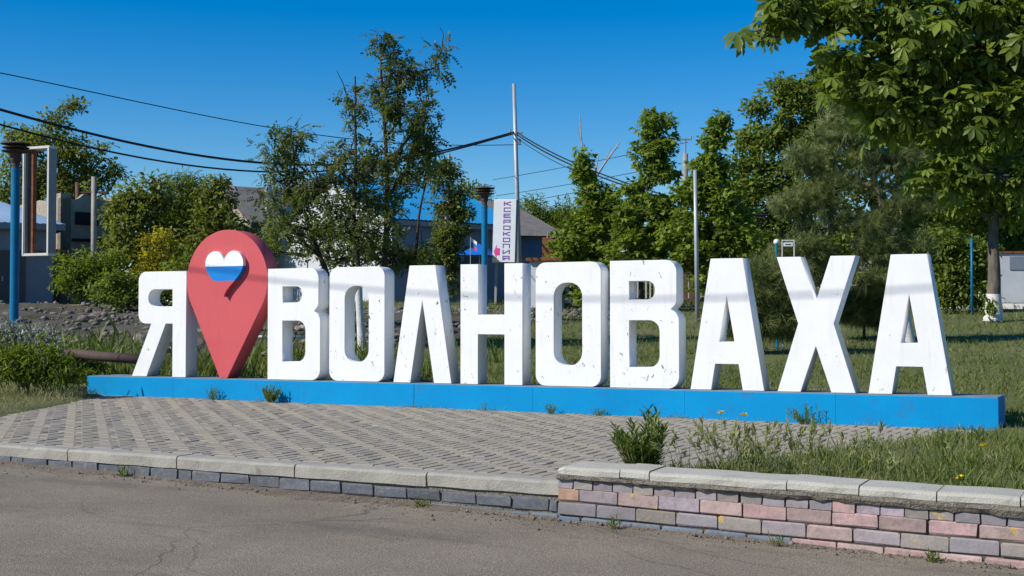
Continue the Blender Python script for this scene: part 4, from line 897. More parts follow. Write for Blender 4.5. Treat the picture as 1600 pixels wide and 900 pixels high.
grass('dry_fringe_grass', 'dry grass fringe between the paving and the wild bush', 'grass', P, rng.uniform(.03, .12, len(P)), 'blade', 'straw', 6, lean=.7)
n = 14000; xx = rng.uniform(-20, -10, n); yy = rng.uniform(.6, 5.5, n); keep = (np.sin(xx*1.3)+np.sin(yy*2.1+xx)+rng.normal(0, .6, n)) > -.4
P = np.stack([xx[keep], yy[keep], [ground(a, c) for a, c in zip(xx[keep], yy[keep])]], 1)
grass('tall_back_grass', 'taller green weeds growing behind the left letters', 'grass', P, rng.gamma(4, .055, len(P)), 'blade', 'grass', 7, lean=.35)

# ------------------------------------------------------------------ rubble field on the left
def rubble():
    rng = np.random.default_rng(15)
    b = MB(); nx, ny = 46, 30; gx = np.linspace(-36, -13, nx); gy = np.linspace(3.2, 17, ny); H_ = {}
    for j, y in enumerate(gy):
        for i, x in enumerate(gx):
            e = min(1, min(i, nx-1-i, j, ny-1-j)/4)
            H_[i, j] = ground(x, y)-0.1+e*(0.22+0.14*math.sin(x*.9+1)*math.sin(y*.8)+rng.uniform(-.07, .07))
    for j in range(ny-1):
        for i in range(nx-1): b.poly([(gx[i], gy[j], H_[i, j]), (gx[i+1], gy[j], H_[i+1, j]), (gx[i+1], gy[j+1], H_[i+1, j+1]), (gx[i], gy[j+1], H_[i, j+1])])
    tag(b.build('rubble_mound', M['rubble_soil'], sm=True), kind='structure')
    t = (1+5**.5)/2; I = np.array([(-1, t, 0), (1, t, 0), (-1, -t, 0), (1, -t, 0), (0, -1, t), (0, 1, t), (0, -1, -t), (0, 1, -t), (t, 0, -1), (t, 0, 1), (-t, 0, -1), (-t, 0, 1)])/1.9
    T = np.array([(0, 11, 5), (0, 5, 1), (0, 1, 7), (0, 7, 10), (0, 10, 11), (1, 5, 9), (5, 11, 4), (11, 10, 2), (10, 7, 6), (7, 1, 8), (3, 9, 4), (3, 4, 2), (3, 2, 6), (3, 6, 8), (3, 8, 9), (4, 9, 5), (2, 4, 11), (6, 2, 10), (8, 6, 7), (9, 8, 1)])
    V = []; F = []
    spots = [(rng.uniform(-35.5, -13.5), rng.uniform(3.4, 16.8), 0.05) for _ in range(2000)]
    for _ in range(700):
        q = W(rng.uniform(430, 960), 505, rng.uniform(36, 41)); spots.append((q[0], q[1], .05))
    for k, (x, y, _) in enumerate(spots):
        s = min(.3, rng.gamma(1.3, .028)+.018); sc_ = s*rng.uniform(.6, 1.4, 3)*np.array([1, 1, .6]); a = rng.uniform(0, 6.28); c, s_ = math.cos(a), math.sin(a)
        v = I*(1+rng.normal(0, .3, (12, 1)))*sc_; v = np.stack([v[:, 0]*c-v[:, 1]*s_, v[:, 0]*s_+v[:, 1]*c, v[:, 2]], 1)
        V.append(v+np.array([x, y, ground(x, y)+(.13 if x < -13 and 3.4 < y < 16.8 else 0)+.02])); F.append(T+12*k)
    o = link('rubble_stones', mesh_np('rubble_stones', np.concatenate(V), np.concatenate(F)), M['rubble'])
    tag(o, 'broken stones and debris strewn over the bare ground', 'rubble', kind='stuff')
rubble()
def grit():
    rng = np.random.default_rng(44); V = []; F = []; T = np.array([(0, 2, 4), (2, 1, 4), (1, 3, 4), (3, 0, 4), (2, 0, 5), (1, 2, 5), (3, 1, 5), (0, 3, 5)]); O = np.array([(1, 0, 0), (-1, 0, 0), (0, 1, 0), (0, -1, 0), (0, 0, 1), (0, 0, -1.)])
    for k in range(1400):
        x = rng.uniform(-11, 1.5); y = -6.24-rng.exponential(.10); s_ = rng.gamma(2, .0016)+.002
        V.append(O*(1+rng.normal(0, .3, (6, 1)))*s_*rng.uniform(.6, 1.6, 3)+np.array([x, y, road_z(x)+s_*.4+(.008 if y > -6.33 else 0)])); F.append(T+6*k)
    tag(link('road_grit', mesh_np('road_grit', np.concatenate(V), np.concatenate(F)), M['rubble']), 'loose grit and crumbs lying along the gutter', 'grit', kind='stuff')
grit()
p0, p1, p2 = W(98, 552, 20.5), W(150, 556, 20), W(222, 562, 19.6)
b = MB(); b.tube([p0, (p0+p1)/2+np.array([0, 0, .01]), p1, p2], .075, n=12); tag(b.build('old_pipe', M['lamp_brown'], sm=True), 'dark old pipe lying on the ground behind letter Я', 'pipe')
q0, q1 = W(395, 526, 24), W(436, 527, 24)
b = MB(); b.tube([q0-RT*.6, q1+RT*.5], .03, n=8)
for t in (0, 1): e = (q0 if t == 0 else q1); b.tube([e, [e[0], e[1], ground(e[0], e[1])-.05]], .03, n=8)
tag(b.build('low_rail', M['picket'], sm=True), 'low pale pipe rail seen between the pin and letter В', 'rail')

# ------------------------------------------------------------------ lamps, posts, wires
def lamp(label, b_, Z, h, rz=0):
    g = Gp(b_, Z); root = empty('lamp_post', g, rz); tag(root, label, 'lamp post', 'blue lamp posts with brown mushroom heads')
    m = MB(); m.lathe((0, 0, 0), [(.13, -.05), (.13, .25), (.10, .28), (.10, h*.865), (.105, h*.866), (.105, h*.885)], 18); m.build('post', M['lamp_blue'], root, sm=False)
    m = MB(); m.lathe((0, 0, h*.88), [(.085, 0), (.085, .12), (.12, .2), (.13, .34), (.17, .36), (.31, .39), (.32, .41), (.16, .43), (.15, .45), (.29, .47), (.30, .49), (.15, .51), (.15, .53), (.34, .56), (.33, .58), (.12, .62), (.05, .63)], 22); m.build('lamp_head', M['lamp_brown'], root)
lamp('blue lamp post with brown mushroom head at the left edge', 22, 30, 4.3)
lamp('blue lamp post with brown mushroom head left of the copy shop sign', 757, 42, 3.65)
def pole(name, label, b0, Z, base_e, top_b, top_e, r0, r1, m, group=None, n=12):
    g = Gp(b0, Z); t = W(top_b, top_e, Z)-np.array(g); root = empty(name, g); tag(root, label, 'pole', group)
    k = MB(); k.tube([(0, 0, -.1), tuple(t*.5), tuple(t)], [r0, (r0+r1)/2, r1], n=n); k.build('shaft', M[m], root, sm=True); return root, t
pr_, t = pole('wire_pole', 'tall slightly leaning steel pole carrying the black wires', 813, 44, 0, 803, 131, .095, .06, 'steel')
k = MB(); q = W(806, 208, 44)-np.array(pr_.location); k.box(tuple(q), (.5, .06, .06), rz=YAW); k.tube([tuple(q+np.array([-.22, 0, 0])), tuple(q+np.array([-.22, 0, .14]))], .035, n=8); k.tube([tuple(q+RT*.12-UPZ*.35), tuple(q+RT*.12-UPZ*.2)], .05, n=8); k.build('wire_bracket', M['frame_grey'], pr_)
cp, t = pole('concrete_pole', 'concrete utility pole rising out of the maples', 1068, 46, 0, 1071, 240, .15, .1, 'post', n=4)
k = MB(); k.tube([tuple(t), tuple(t+np.array([0, 0, .55]))], .03, n=6); k.box(tuple(t+np.array([0, 0, .5])), (.45, .05, .05), rz=YAW)
for s in (-.2, .2): k.tube([tuple(t+RT*s+UPZ*.5), tuple(t+RT*s+UPZ*.62)], .03, n=8)
k.build('insulator_arm', M['frame_grey'], cp)
pole('steel_pole', 'thin grey steel pole beside the concrete utility pole', 1090, 33, 0, 1086, 266, .06, .045, 'steel')
pole('steel_pole', 'thin blue grey pole left of the whitewashed trunk', 1519, 36, 0, 1518, 372, .035, .03, 'lamp_blue')
pole('blue_post', 'short blue post in the maple shade', 1047, 40, 0, 1047, 372, .07, .07, 'lamp_blue')
cp, t = pole('concrete_post', 'square concrete post with crossarm by the left bushes', 146, 46, 0, 147, 276, .11, .09, 'post', n=4)
k = MB(); k.box(tuple(t+np.array([0, 0, -.55])), (.9, .07, .07), rz=YAW); k.build('crossarm', M['brownwood'], cp)
pole('wooden_post', 'dark wooden stump post behind the ruined wall', 121, 54, 0, 121, 285, .1, .09, 'brownwood')

def wire(name, label, A, B, pts, r, ends=True):
    """cable hanging in the vertical plane through plan points A and B, at surveyed sightings"""
    A, B = np.array(A[:2]), np.array(B[:2]); nrm_ = np.array([-(B-A)[1], (B-A)[0]])
    out = []
    for b_, e_ in pts:
        d = FW*F_PX+RT*(b_-800)+UP*(450-e_); t = ((A-EYE[:2])@nrm_)/(d[:2]@nrm_); out.append(EYE+d*t)
    out = np.array(out); s = np.linspace(0, 1, len(out)); ss = np.linspace(0, 1, 40)
    cf = [np.polyfit(s, out[:, i], 3) for i in range(3)]
    cum = np.concatenate([[0], np.cumsum(np.linalg.norm(np.diff(out[:, :2], axis=0), axis=1))]); cum /= cum[-1]
    zf = np.polyfit(cum, out[:, 2], 4 if len(out) > 5 else 2); zz = np.polyval(zf, ss)
    P_ = np.stack([np.interp(ss, cum, out[:, 0]), np.interp(ss, cum, out[:, 1]), zz], 1)
    m = MB(); m.tube(P_, r, n=6); o = m.build(name, M['cable'], sm=True); tag(o, label, 'wire', 'overhead wires'); return P_
pa = W(803, 208, 44); pb = W(-420, 100, 20)
wire('power_wire', 'thick black wire sagging from the left edge to the steel pole', pa, pb, [(803, 207), (720, 227), (650, 245), (540, 258), (410, 254), (300, 240), (200, 221), (100, 198), (0, 173), (-150, 128), (-300, 78)], .030)
wire('power_wire', 'second black wire sagging just below the thick one', pa+AX*.15, pb+AX*.8, [(803, 209), (720, 231), (650, 250), (540, 264), (400, 265), (300, 260), (250, 255), (150, 234), (80, 213), (0, 193), (-150, 150), (-300, 102)], .022)
wire('power_wire', 'uppermost thin wire crossing the sky at left', W(815, 226, 46), W(-420, 20, 22), [(815, 226), (740, 227), (660, 226), (545, 215), (430, 203), (300, 176), (200, 155), (100, 134), (0, 115), (-200, 77)], .013)
pe = W(1240, 345, 40)
for lab, dy, r in (('upper black wire running right from the steel pole', 0, .024), ('middle black wire running right from the steel pole', 5, .026), ('lower thin wire running right from the steel pole', 12, .013)):
    wire('power_wire', lab, W(808, 210, 44), pe, [(808, 207+dy*.7), (860, 237+dy), (920, 264+dy), (985, 288+dy), (1080, 316+dy), (1200, 336+dy)], r)
for lab, a, c in (('thin distant wire above the light green trees, upper', (770, 281), (1075, 222)), ('thin distant wire above the light green trees, middle', (775, 306), (1050, 258)), ('thin distant wire above the light green trees, lower', (820, 315), (1050, 268))):
    wire('distant_wire', lab, W(*a, 60), W(*c, 47), [a, ((a[0]+c[0])/2, (a[1]+c[1])/2+2), c], .012)
# street cable above the road, between two roadside poles outside the picture: its shadow falls across the letters
def street_cable(label, pts, r, L=9.0):
    X = np.array([p[0] for p in pts]); zq = np.polyfit(X, [p[1] for p in pts], 2); xs = np.linspace(-27, 8, 40)
    zv = np.polyval(zq, np.clip(xs, -13, 0)); 
    sl0 = np.polyval(np.polyder(zq), -13); sl1 = np.polyval(np.polyder(zq), 0)
    zv += np.where(xs < -13, (xs+13)*sl0, 0)+np.where(xs > 0, xs*sl1, 0)
    P_ = np.stack([xs, np.zeros_like(xs), zv], 1)+SUN*L
    m = MB(); m.tube(P_, r, n=6); o = m.build('street_cable', M['cable'], sm=True); tag(o, label, 'wire', 'overhead wires'); return P_
cabP = street_cable('black cable strung above the road over the paving', [(-12, 1.80), (-11, 1.70), (-9.6, 1.55), (-7.6, 1.43), (-5.5, 1.385), (-4.5, 1.39), (-3.5, 1.41), (-2.5, 1.47)], .013)
for e, lab in ((cabP[0], 'roadside pole left of the picture'), (cabP[-1], 'roadside pole right of the picture')):
    z0 = road_z(e[0])-.1 if e[1] < -6.1 else ground(e[0], e[1])
    rt = empty('utility_pole', (e[0], e[1]+.12, z0)); tag(rt, 'grey concrete '+lab+' holding the street cable', 'pole'); k = MB(); k.tube([(0, 0, -.2), (0, 0, e[2]-z0+.4)], [.13, .09], n=10); k.build('shaft', M['post'], rt, sm=True)

# ------------------------------------------------------------------ empty display frame, left
def frame_sign():
    Z = 44.2; c = W(60, 398, Z); g = Gp(60, Z); root = empty('empty_frame', g, R(4)); tag(root, 'tall empty white display frame with rusty inner post at the left', 'frame')
    zb = c[2]-g.z; w, h, d = 1.12, 3.6, .36; t = .09
    k = MB()
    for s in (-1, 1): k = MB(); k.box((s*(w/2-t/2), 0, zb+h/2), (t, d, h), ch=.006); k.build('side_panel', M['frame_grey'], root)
    for z in (zb-.003, zb+h+.003): k = MB(); k.box((0, 0, z), (w+.02, d+.02, t), ch=.006); k.build('rail', M['frame'], root)
    for s in (-1, 1): k = MB(); k.box((s*(w/2-.025), -d/2-.012, zb+h/2), (.055, .02, h)); k.build('front_trim', M['frame'], root)
    k = MB(); k.box((-w/2+.22, .05, zb+h/2), (.17, .17, h-.1), ch=.01); k.box((-w/2+.1, d/2+.3, zb+.15), (.08, .7, .08)); k.box((w/2-.1, d/2+.3, zb+.15), (.08, .7, .08)); k.build('bracket_post', M['rust'], root)
frame_sign()

# copy shop sign
def copy_sign():
    Z = 43.2; c = W(786, 361, Z); g = Gp(786, Z); root = empty('copy_shop_sign', g, R(14)); tag(root, 'white box sign reading КСЕРОКОПИЯ in purple with a pink arrow', 'sign'); root.rotation_euler.y = R(1.6)
    zc = (c[2]-g.z)/1.08; w, h, d = .70, 1.92, .22; root.scale = (1.08, 1.08, 1.08)
    k = MB(); k.box((0, 0, zc), (w, d, h), ch=.012); box_ = k.build('sign_box', M['signwhite'], root)
    k = MB()
    for s in (-1, 1): k.box((s*.25, .05, (zc-h/2)/2), (.07, .07, zc-h/2)); 
    k.build('post', M['frame_grey'], root)
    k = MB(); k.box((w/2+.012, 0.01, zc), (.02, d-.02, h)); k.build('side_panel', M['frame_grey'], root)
    # block letters on a 4 x 5 grid of strokes, one mesh per letter
    S = {'К': [((0, 0), (0, 4)), ((.5, 2), (3, 4)), ((.5, 2), (3, 0))], 'С': [((0, 0), (0, 4)), ((0, 4), (3, 4)), ((0, 0), (3, 0))],
         'Е': [((0, 0), (0, 4)), ((0, 4), (3, 4)), ((0, 2), (2.6, 2)), ((0, 0), (3, 0))], 'Р': [((0, 0), (0, 4)), ((0, 4), (3, 4)), ((3, 4), (3, 1.7)), ((3, 1.7), (0, 1.7))],
         'О': [((0, 0), (0, 4)), ((0, 4), (3, 4)), ((3, 4), (3, 0)), ((3, 0), (0, 0))], 'П': [((0, 0), (0, 4)), ((0, 4), (3, 4)), ((3, 4), (3, 0))],
         'И': [((0, 0), (0, 4)), ((3, 0), (3, 4)), ((0, 0), (3, 4))], 'Я': [((3, 0), (3, 4)), ((3, 4), (0, 4)), ((0, 4), (0, 1.8)), ((0, 1.8), (3, 1.8)), ((1.5, 1.8), (0, 0))]}
    n = 10; ph = 1.84/n; u = .105/4; ux = .065
    for i, chh in enumerate('КСЕРОКОПИЯ'):
        k = MB(); ox, oz = -.02, zc+h/2-.03-ph*(i+1)+.03
        for q, ((xa, za), (xb, zb)) in enumerate(S[chh]):
            A = Vector((ox+xa*ux, 0, oz+za*u)); B = Vector((ox+xb*ux, 0, oz+zb*u)); dd = (B-A); L_ = dd.length; dd.normalize(); nn = Vector((-dd.z, 0, dd.x)); t = .0155
            y0 = -d/2-.004-.0004*q; A2, B2 = A-dd*t*.95, B+dd*t*.95
            pts = [A2+nn*t, A2-nn*t, B2-nn*t, B2+nn*t]
            k.poly([(p.x, y0, p.z) for p in pts])
        k.build('printed_letter', M['purple'], box_)
    k = MB(); az = zc-h/2+.32
    k.poly([(x, -d/2-.004, az+z) for x, z in ((-.31, 0), (-.22, -.22), (-.22, -.11), (-.12, -.11), (-.12, .11), (-.22, .11), (-.22, .22))]); k.build('printed_arrow', M['magenta'], box_)
copy_sign()

# ------------------------------------------------------------------ buildings
def corr_roof(pts0, pts1, n, amp):
    """ribbed sheet between eave edge pts0=(a,b) and ridge edge pts1=(a,b)"""
    k = MB(); a, b_ = Vector(pts0[0]), Vector(pts0[1]); c, d = Vector(pts1[0]), Vector(pts1[1]); nr = (b_-a).cross(c-a).normalized()
    prev = None
    for i in range(n*2+1):
        t = i/(n*2); o = nr*(amp if i % 2 else 0); row = (a.lerp(b_, t)+o, c.lerp(d, t)+o)
        if prev: k.poly([prev[0], row[0], row[1], prev[1]])
        prev = row
    return k
def left_house():
    Z = 46; far = Gp(82, Z); ph = R(56); L_, D_, h = 12.0, 8.0, 2.75
    dx = Vector((math.cos(ph), math.sin(ph), 0)); org = far-dx*L_; org.z = far.z
    root = empty('blue_grey_house', org, ph); tag(root, 'low blue grey house with pale blue corrugated roof at the left edge', 'house')
    k = MB(); k.box((L_/2, D_/2, h/2-.3), (L_, D_, h+.6)); w = k.build('wall', M['bluewall'], root)
    e = .35
    A, B, C_, D = (-e, -e, h), (L_+e, -e, h), (L_+e, D_+e, h), (-e, D_+e, h); r0, r1 = (D_/2, D_/2, h+2.0), (L_-D_/2, D_/2, h+2.0)
    k = corr_roof((A, B), (r0, r1), 60, .04); rf = k.build('roof', M['paleroof'], root)
    for p0, p1, n in (((B, C_), (r1, r1), 30), ((C_, D), (r1, r0), 60), ((D, A), (r0, r0), 30)):
        corr_roof(p0, p1, n, .04).build('roof_slope', M['paleroof'], rf)
    k = MB(); k.box((L_/2, -e+.02, h-.09), (L_+2*e, .05, .22)); k.box((L_+e-.02, D_/2, h-.09), (.05, D_+2*e, .22)); k.build('fascia', M['bluewall'], root)
    k = MB(); k.box((L_-1.35, -.02, .88), (.85, .06, 1.9)); dr = k.build('door', M['door'], root); k = MB(); k.box((L_-1.68, -.07, .85), (.05, .05, .16)); k.build('door_handle', M['steel'], dr)
    k = MB(); k.box((L_-5.5, -.02, 1.35), (1.1, .06, 1.1)); k.build('window', M['glass'], root)
left_house()
def ruin(name, label, b_, Z, h, L_, D_, ph, seed, jag, gable=0, holes=True):
    g = Gp(b_, Z); root = empty(name, g, ph); tag(root, label, 'ruin'); rng = random.Random(seed); t = .4
    def wall(a, c, gab):
        a, c = Vector(a), Vector(c); d = (c-a); n = 16; nr = Vector((-d.y, d.x, 0)).normalized()*t; k = MB(); prev = None
        for i in range(n+1):
            u = i/n; top = h+rng.uniform(-jag, jag*.3)+gab*(1-abs(u-.5)*2)
            p = a+d*u; row = [p+Vector((0, 0, -.3)), p+Vector((0, 0, top)), p+nr+Vector((0, 0, top)), p+nr+Vector((0, 0, -.3))]
            if prev:
                for q in range(3): k.poly([prev[q], prev[q+1], row[q+1], row[q]][::-1])
            else: k.poly(row)
            prev = row
        k.poly(prev[::-1]); return k
    for a, c, gb in (((0, 0, 0), (L_, 0, 0), 0), ((0, D_, 0), (0, 0, 0), gable), ((L_, 0, 0), (L_, D_, 0), gable), ((L_, D_, 0), (0, D_, 0), 0)):
        wall(a, c, gb).build('wall', M['stone'], root)
    if holes:
        k = MB(); k.box((L_*.42, -.02, h*.78), (.9, .06, .5)); k.build('dark_window_slab', M['dark'], root)  # dark slab on the solid wall, painted as the shade in an opening
        k = MB(); k.box((L_*.45, -.02, h*.58), (1.3, .06, .12)); k.build('dark_window_slab', M['dark'], root)
    return root
ruin('ruined_building', 'ruined pale stone building behind the empty frame', 93, 51, 4.25, 2.4, 8, R(62), 4, .22)
rr = ruin('ruined_house', 'ruined stone gable house behind the red pin and the rowans', 392, 54, 3.3, 7, 6, R(62), 6, .3, gable=1.9)
k = MB(); k.tube([(1.2, 1.0, 2.9), (1.2, 1.0, 5.0)], .16, n=10); k.tube([(1.6, 1.0, 2.9), (1.6, 1.0, 4.8)], .14, n=10); k.build('flue_pipe', M['steel'], rr)
k = MB(); k.poly([(-.2, -.3, 3.3), (4.5, -.3, 3.3), (4.5, 3, 5.1), (-.2, 3, 5.1)]); k.poly([(-.2, 3.0, 5.1), (4.5, 3.0, 5.1), (4.5, -.3, 3.22), (-.2, -.3, 3.22)]); k.build('roof', M['slate'], rr)
def blue_house():
    g = Gp(612, 45); ph = R(66); root = empty('blue_roof_house', g, ph); tag(root, 'white sheet clad house with bright blue roof behind the rowans', 'house')
    L_, D_, h = 5.0, 8.0, 2.95
    k = MB()
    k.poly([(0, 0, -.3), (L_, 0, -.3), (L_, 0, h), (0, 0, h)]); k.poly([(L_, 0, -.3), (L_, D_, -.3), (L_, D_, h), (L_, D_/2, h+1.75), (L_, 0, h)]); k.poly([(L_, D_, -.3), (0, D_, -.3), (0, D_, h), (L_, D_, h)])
    k.build('wall', M['shadewall'], root)  # shaded side of the white house, its shade painted into the colour
    kk = MB(); n = 44
    for i in range(n):                                   # ribbed white cladding on the sunny gable
        y0, y1 = D_*i/n, D_*(i+1)/n; ym = (y0+y1)/2
        t0, t1 = [h+1.75*(1-abs(y/D_-.5)*2) for y in (y0, y1)]; tm = (t0+t1)/2
        kk.poly([(0, ym, -.3), (0, y0, -.3), (0, y0, t0), (0, ym, tm)]); kk.poly([(-.02, y1, -.3), (0, ym, -.3), (0, ym, tm), (-.02, y1, t1)]); kk.poly([(0, y1, -.3), (-.02, y1, -.3), (-.02, y1, t1), (0, y1, t1)])
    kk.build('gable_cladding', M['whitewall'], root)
    e = .4; rz = h+1.75+.08; ez = h-.1
    rf = corr_roof(((-e, -e, ez), (L_+e, -e, ez)), ((-e, D_/2, rz), (L_+e, D_/2, rz)), 32, .025).build('roof', M['blueroof'], root)
    corr_roof(((L_+e, D_+e, ez), (-e, D_+e, ez)), ((L_+e, D_/2, rz), (-e, D_/2, rz)), 32, .025).build('roof_slope', M['blueroof'], rf)
    k = MB(); k.box((L_/2, -e+.03, ez-.12), (L_+2*e, .04, .16)); k.build('fascia', M['frame_grey'], root)
    for x in (1.4,):
        k = MB(); k.box((x, -.03, 1.5), (1.1, .07, 1.2)); w = k.build('window', M['frame_grey'], root); k = MB(); k.box((x, -.07, 1.5), (.95, .03, 1.05)); k.build('pane', M['glass'], w)
    for x in (3.6,):
        k = MB(); k.box((x, -.03, 1.0), (.95, .07, 2.1)); k.build('door', M['door'], root)
blue_house()
def grey_house():
    g = Gp(722, 54); ph = R(44); root = empty('grey_roof_house', g, ph); tag(root, 'low house with old grey slate roof behind the copy shop sign', 'house')
    L_, D_, h = 4.2, 6.5, 2.8
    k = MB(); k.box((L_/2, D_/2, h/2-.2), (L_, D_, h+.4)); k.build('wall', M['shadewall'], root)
    k = MB(); e = .35; rz = h+1.75
    A, B, C_, D = (-e, -e, h), (L_+e, -e, h), (L_+e, D_+e, h), (-e, D_+e, h); r0, r1 = (.2, D_/2, rz), (L_-1.2, D_/2, rz)
    k.poly([A, B, r1, r0]); k.poly([B, C_, r1]); k.poly([C_, D, r0, r1]); k.poly([D, A, r0]); k.poly([D, C_, B, A]); k.build('roof', M['slate'], root)
    k = MB(); k.box((2.2, -.03, 1.4), (1.0, .07, 1.1)); w = k.build('window', M['frame_grey'], root); k = MB(); k.box((2.2, -.08, 1.4), (.86, .03, .95)); k.build('pane', M['glass'], w)
grey_house()
def awning(label, b_, e_, Z, w, h):
    c = W(b_, e_, Z); g = Gp(b_, Z); root = empty('blue_awning', g, YAW+R(-15)); tag(root, label, 'awning'); z = c[2]-g.z
    k = MB(); k.poly([(-w/2, 0, z-h/2), (w/2, 0, z-h/2), (0, .9, z+h/2)]); k.poly([(w/2, 0, z-h/2), (w/2, 1.8, z-h/2), (0, .9, z+h/2)]); k.poly([(-w/2, 1.8, z-h/2), (-w/2, 0, z-h/2), (0, .9, z+h/2)]); k.poly([(w/2, 1.8, z-h/2), (-w/2, 1.8, z-h/2), (0, .9, z+h/2)]); k.build('canopy', M['tarp'], root)
    k = MB(); k.tube([(0, .9, -.05), (0, .9, z+h/2-.02)], .025, n=6); k.build('pole', M['steel'], root)
awning('blue parasol canopy right of the poplar', 737, 388, 42.5, 1.05, .42)
awning('blue parasol canopy left of the poplar trunk', 683, 390, 42.8, .9, .26)
fg = Gp(735, 41); fr = empty('small_flag', fg, YAW); tag(fr, 'small white blue and red flag on a thin stick by the parasol', 'flag')
z = W(735, 370, 41)[2]-fg.z; k = MB(); k.tube([(0, 0, -.05), (0, 0, z)], .012, n=6); k.build('stick', M['steel'], fr)
for i, m in enumerate(('heart_white', 'heart_blue', 'heart_red')):
    k = MB(); n = 5
    for q in range(n):
        f_ = lambda s: .03*math.sin(s*5); x0, x1 = .20*q/n, .20*(q+1)/n; zt, zb = z-.02-.10*i, z-.02-.10*(i+1)
        k.poly([(x0, f_(x0/.3), zb-x0*.7), (x1, f_(x1/.3), zb-x1*.7), (x1, f_(x1/.3), zt-x1*.7), (x0, f_(x0/.3), zt-x0*.7)])
    k.build('stripe', M[m], fr)
# kiosk with rusty roof and chimney box
kg = Gp(852, 40); kr = empty('white_kiosk', kg, YAW+R(-12)); tag(kr, 'small white kiosk with rusty flat roof and rusty chimney box', 'kiosk')
zr = W(850, 408, 40)[2]-kg.z
k = MB(); k.box((0, .8, zr/2-.1), (1.0, 1.6, zr+.2)); k.build('wall', M['whitewall'], kr)
k = MB(); k.box((.02, .8, zr+.05), (1.2, 1.9, .1), ch=.01); rf = k.build('roof', M['rust'], kr)
k = MB(); k.box((0, .8, zr+.43), (.42, .42, .66), ch=.01); k.build('chimney', M['rust'], rf)
k = MB()
for s in (-.08, .03, .12): k.tube([(s, .8, zr+.76), (s+.02, .8, zr+.92)], .03, n=6)
k.build('flue_pipe', M['post'], rf)
# picket fence and gate
def fence():
    A, B = Gp(858, 47), Gp(1115, 47); root = empty('picket_fence', A, math.atan2(B.y-A.y, B.x-A.x)); tag(root, 'white picket fence before dark bushes, seen through the letters О and В', 'fence')
    L_ = (B-A).length; n = 40; me = MB(); me.box((0, 0, .42), (.055, .025, .78)); me.poly([(-.0275, -.0125, .81), (.0275, -.0125, .81), (0, -.0125, .86)]); pm = me.mesh('picket'); pm.materials.append(M['picket'])
    for i in range(n):
        o = link('picket', pm, None, root); t = i/(n-1); o.location = (L_*t, 0, (B.z-A.z)*t+.14)
    for z in (.4, .8): k = MB(); k.box((L_/2, .04, z+(B.z-A.z)/2), (L_, .03, .06)); k.build('rail', M['brownwood'], root)
    k = MB(); k.box((L_/2, .12, .06), (L_+.6, .2, .3)); k.build('base', M['joint'], root)
fence()
tree('leafy_bush', 'dark bush row behind the picket fence', 'bush', 960, 50, [(960, 460), (960, 440)], .05, [(890, 450, 40, 30), (950, 450, 40, 30), (1010, 455, 40, 30), (1060, 455, 40, 28), (840, 450, 25, 25)], 'dark', 'oval', .15, 140, 90, 131, crad=.45)
gg = Gp(1076, 44); gr = empty('wooden_gate', gg, YAW+R(-10)); tag(gr, 'brown wooden plank gate left of the first letter А', 'gate')
for i in range(4): k = MB(); k.box((-.3+.2*i, 0, .72), (.17, .04, 1.25)); k.build('plank', M['brownwood'], gr)
k = MB(); k.box((0, .03, .4), (.85, .04, .09)); k.box((0, .03, 1.15), (.85, .04, .09)); k.build('brace', M['brownwood'], gr)
k = MB(); k.box((-.3, -.01, 1.47), (1.4, .1, .07)); k.build('beam', M['picket'], gr)
# little white frame sign with globe lamp
sg = Gp(1232, 24.6); sr = empty('small_notice', sg, YAW+R(-8)); tag(sr, 'small white framed notice board above the first letter Х', 'sign')
z0 = W(1232, 386, 24.6)[2]-sg.z; k = MB()
for s in (-1, 1): k.box((s*.11, 0, (z0+.13)/2), (.02, .02, z0+.13))
k.box((0, 0, z0+.125), (.24, .022, .02)); k.build('frame', M['frame'], sr)
k = MB(); k.box((0, -.005, z0+.05), (.17, .02, .07)); k.build('panel', M['signwhite'], sr)
k = MB(); k.box((0, -.018, z0+.05), (.11, .004, .02)); k.build('printed_line', M['door'], sr)
lg = Gp(1214, 24.9); lr = empty('globe_lamp', lg); tag(lr, 'thin blue lamp post with small white globe by the notice board', 'lamp post')
z0 = W(1215, 378, 24.9)[2]-lg.z; k = MB(); k.tube([(0, 0, -.05), (0, 0, z0-.05)], .028, n=8); k.build('post', M['lamp_blue'], lr)
k = MB(); k.lathe((0, 0, z0-.09), [(.02, .04), (.045, .055), (.06, .09), (.045, .125), (.02, .14)], 12); k.build('globe', M['heart_white'], lr, sm=True)
# white buildings on the right
def white_house(label, b_, Z, L_, h, e_top, rz, gable):
    g = Gp(b_, Z); root = empty('white_building', g, rz); tag(root, label, 'building')
    k = MB(); k.box((L_/2, 2.5, h/2-.2), (L_, 5, h+.4)); k.build('wall', M['whitewall'], root)
    k = MB(); e = .25
    k.poly([(-e, -e, h), (L_+e, -e, h), (L_+e, 2.5, h+gable), (-e, 2.5, h+gable)]); k.poly([(L_+e, 5+e, h), (-e, 5+e, h), (-e, 2.5, h+gable), (L_+e, 2.5, h+gable)]); k.poly([(-e, -e, h), (-e, 2.5, h+gable), (-e, 5+e, h)]); k.poly([(L_+e, -e, h), (L_+e, 5+e, h), (L_+e, 2.5, h+gable)]); k.build('roof', M['slate'], root)
    for x in np.arange(1.2, L_-1, 2.2):
        k = MB(); k.box((x, -.02, h*.55), (1.0, .06, 1.1)); w = k.build('window', M['frame_grey'], root); k = MB(); k.box((x, -.06, h*.55), (.86, .03, .95)); k.build('pane', M['glass'], w)
white_house('pale building hidden behind the pine, right of letter Х', 1262, 58, 5.8, 2.9, 0, YAW+R(-6), .9)
mg = Gp(1612, 44); mr = empty('memorial_wall', mg, YAW+R(-4)); tag(mr, 'white wall with two grey plaques at the right edge', 'wall')
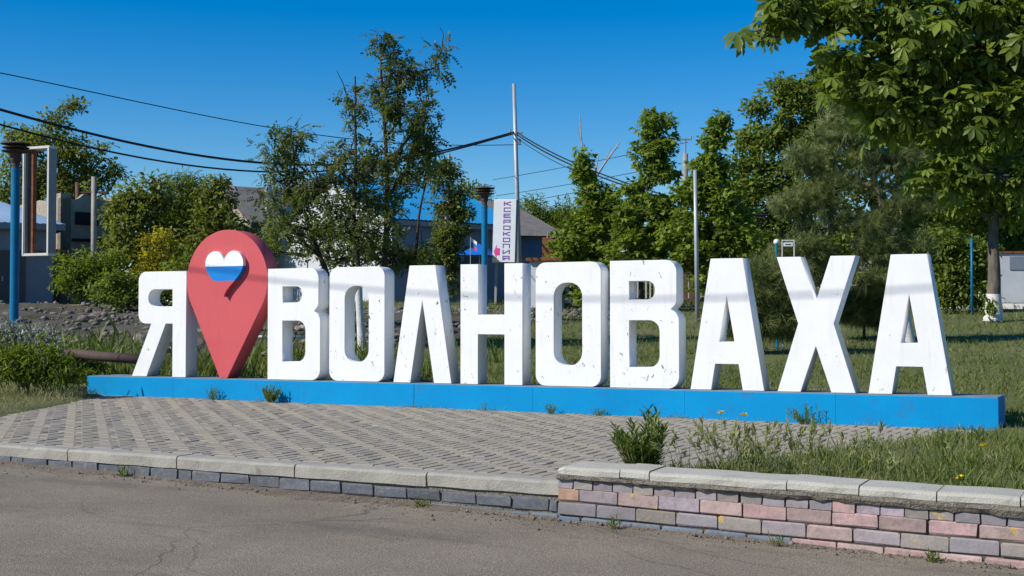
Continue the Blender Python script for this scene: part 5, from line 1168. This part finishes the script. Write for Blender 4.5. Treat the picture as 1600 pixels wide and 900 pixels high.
k = MB(); k.box((0, .2, .75), (2.1, .35, 1.9), ch=.02); k.build('wall', M['whitewall'], mr)
k = MB(); k.box((0, .2, 1.74), (2.2, .45, .08)); k.build('coping', M['rust'], mr)
for x, z, w_, h_ in ((-.1, 1.38, 1.2, .45), (.35, .7, 1.1, .5)):
    k = MB(); k.box((x, .015, z), (w_, .04, h_)); k.build('plaque', M['bluewall'], mr)
# far path with whitewashed kerb
pA, pB = Gp(1440, 40), Gp(1700, 38)
d = (pB-pA); ang = math.atan2(d.y, d.x); kr = empty('white_kerb', pA, ang); tag(kr, 'row of whitewashed kerb stones along the far lawn edge', 'kerb')
L_ = d.length; n = 14
for i in range(n):
    k = MB(); t = (i+.5)/n; p = pA+d*t; k.box((L_*t, 0, ground(p.x, p.y)-pA.z+.05), (L_/n-.02, .14, .2), ch=.01); k.build('kerb_stone', M['lime'], kr)
k = MB()
for i in range(20):
    a, c = pA+d*(i/20-.2)*1.3, pA+d*((i+1)/20-.2)*1.3; nv = Vector((-d.y, d.x, 0)).normalized()
    q = [a+nv*.3, c+nv*.3, c+nv*2.6, a+nv*2.6]; k.poly([(p.x, p.y, ground(p.x, p.y)+.07) for p in q])
tag(k.build('far_path', M['pathm']), kind='structure')
# pale dead tree left of the tall maple
def dead_tree():
    g = Gp(925, 43); root = empty('dead_tree', g); tag(root, 'pale dead tree with bare white branches left of the tall maple', 'tree'); O = np.array(g); k = MB()
    def br(pts, r): P_ = [W(b_, e_, 43)-O for b_, e_ in pts]; k.tube(P_, list(np.linspace(r, r*.25, len(P_))), n=6, cap=False)
    st = [W(925, 430, 43)-O]; st[0][2] = -.1
    k.tube([st[0], W(926, 360, 43)-O, W(928, 290, 43)-O, W(930, 262, 43)-O], [.12, .1, .07, .05], n=8, cap=False)
    br([(928, 300), (914, 262), (909, 225), (906, 180)], .05); br([(929, 285), (932, 260), (936, 240)], .04); br([(929, 280), (945, 255), (962, 232), (971, 218)], .045); br([(945, 255), (950, 240), (957, 225)], .02); br([(909, 225), (903, 205), (900, 196)], .018); br([(932, 260), (924, 250)], .015); br([(962, 232), (972, 230)], .012)
    k.build('trunk', M['bark_pale'], root, sm=True)
dead_tree()
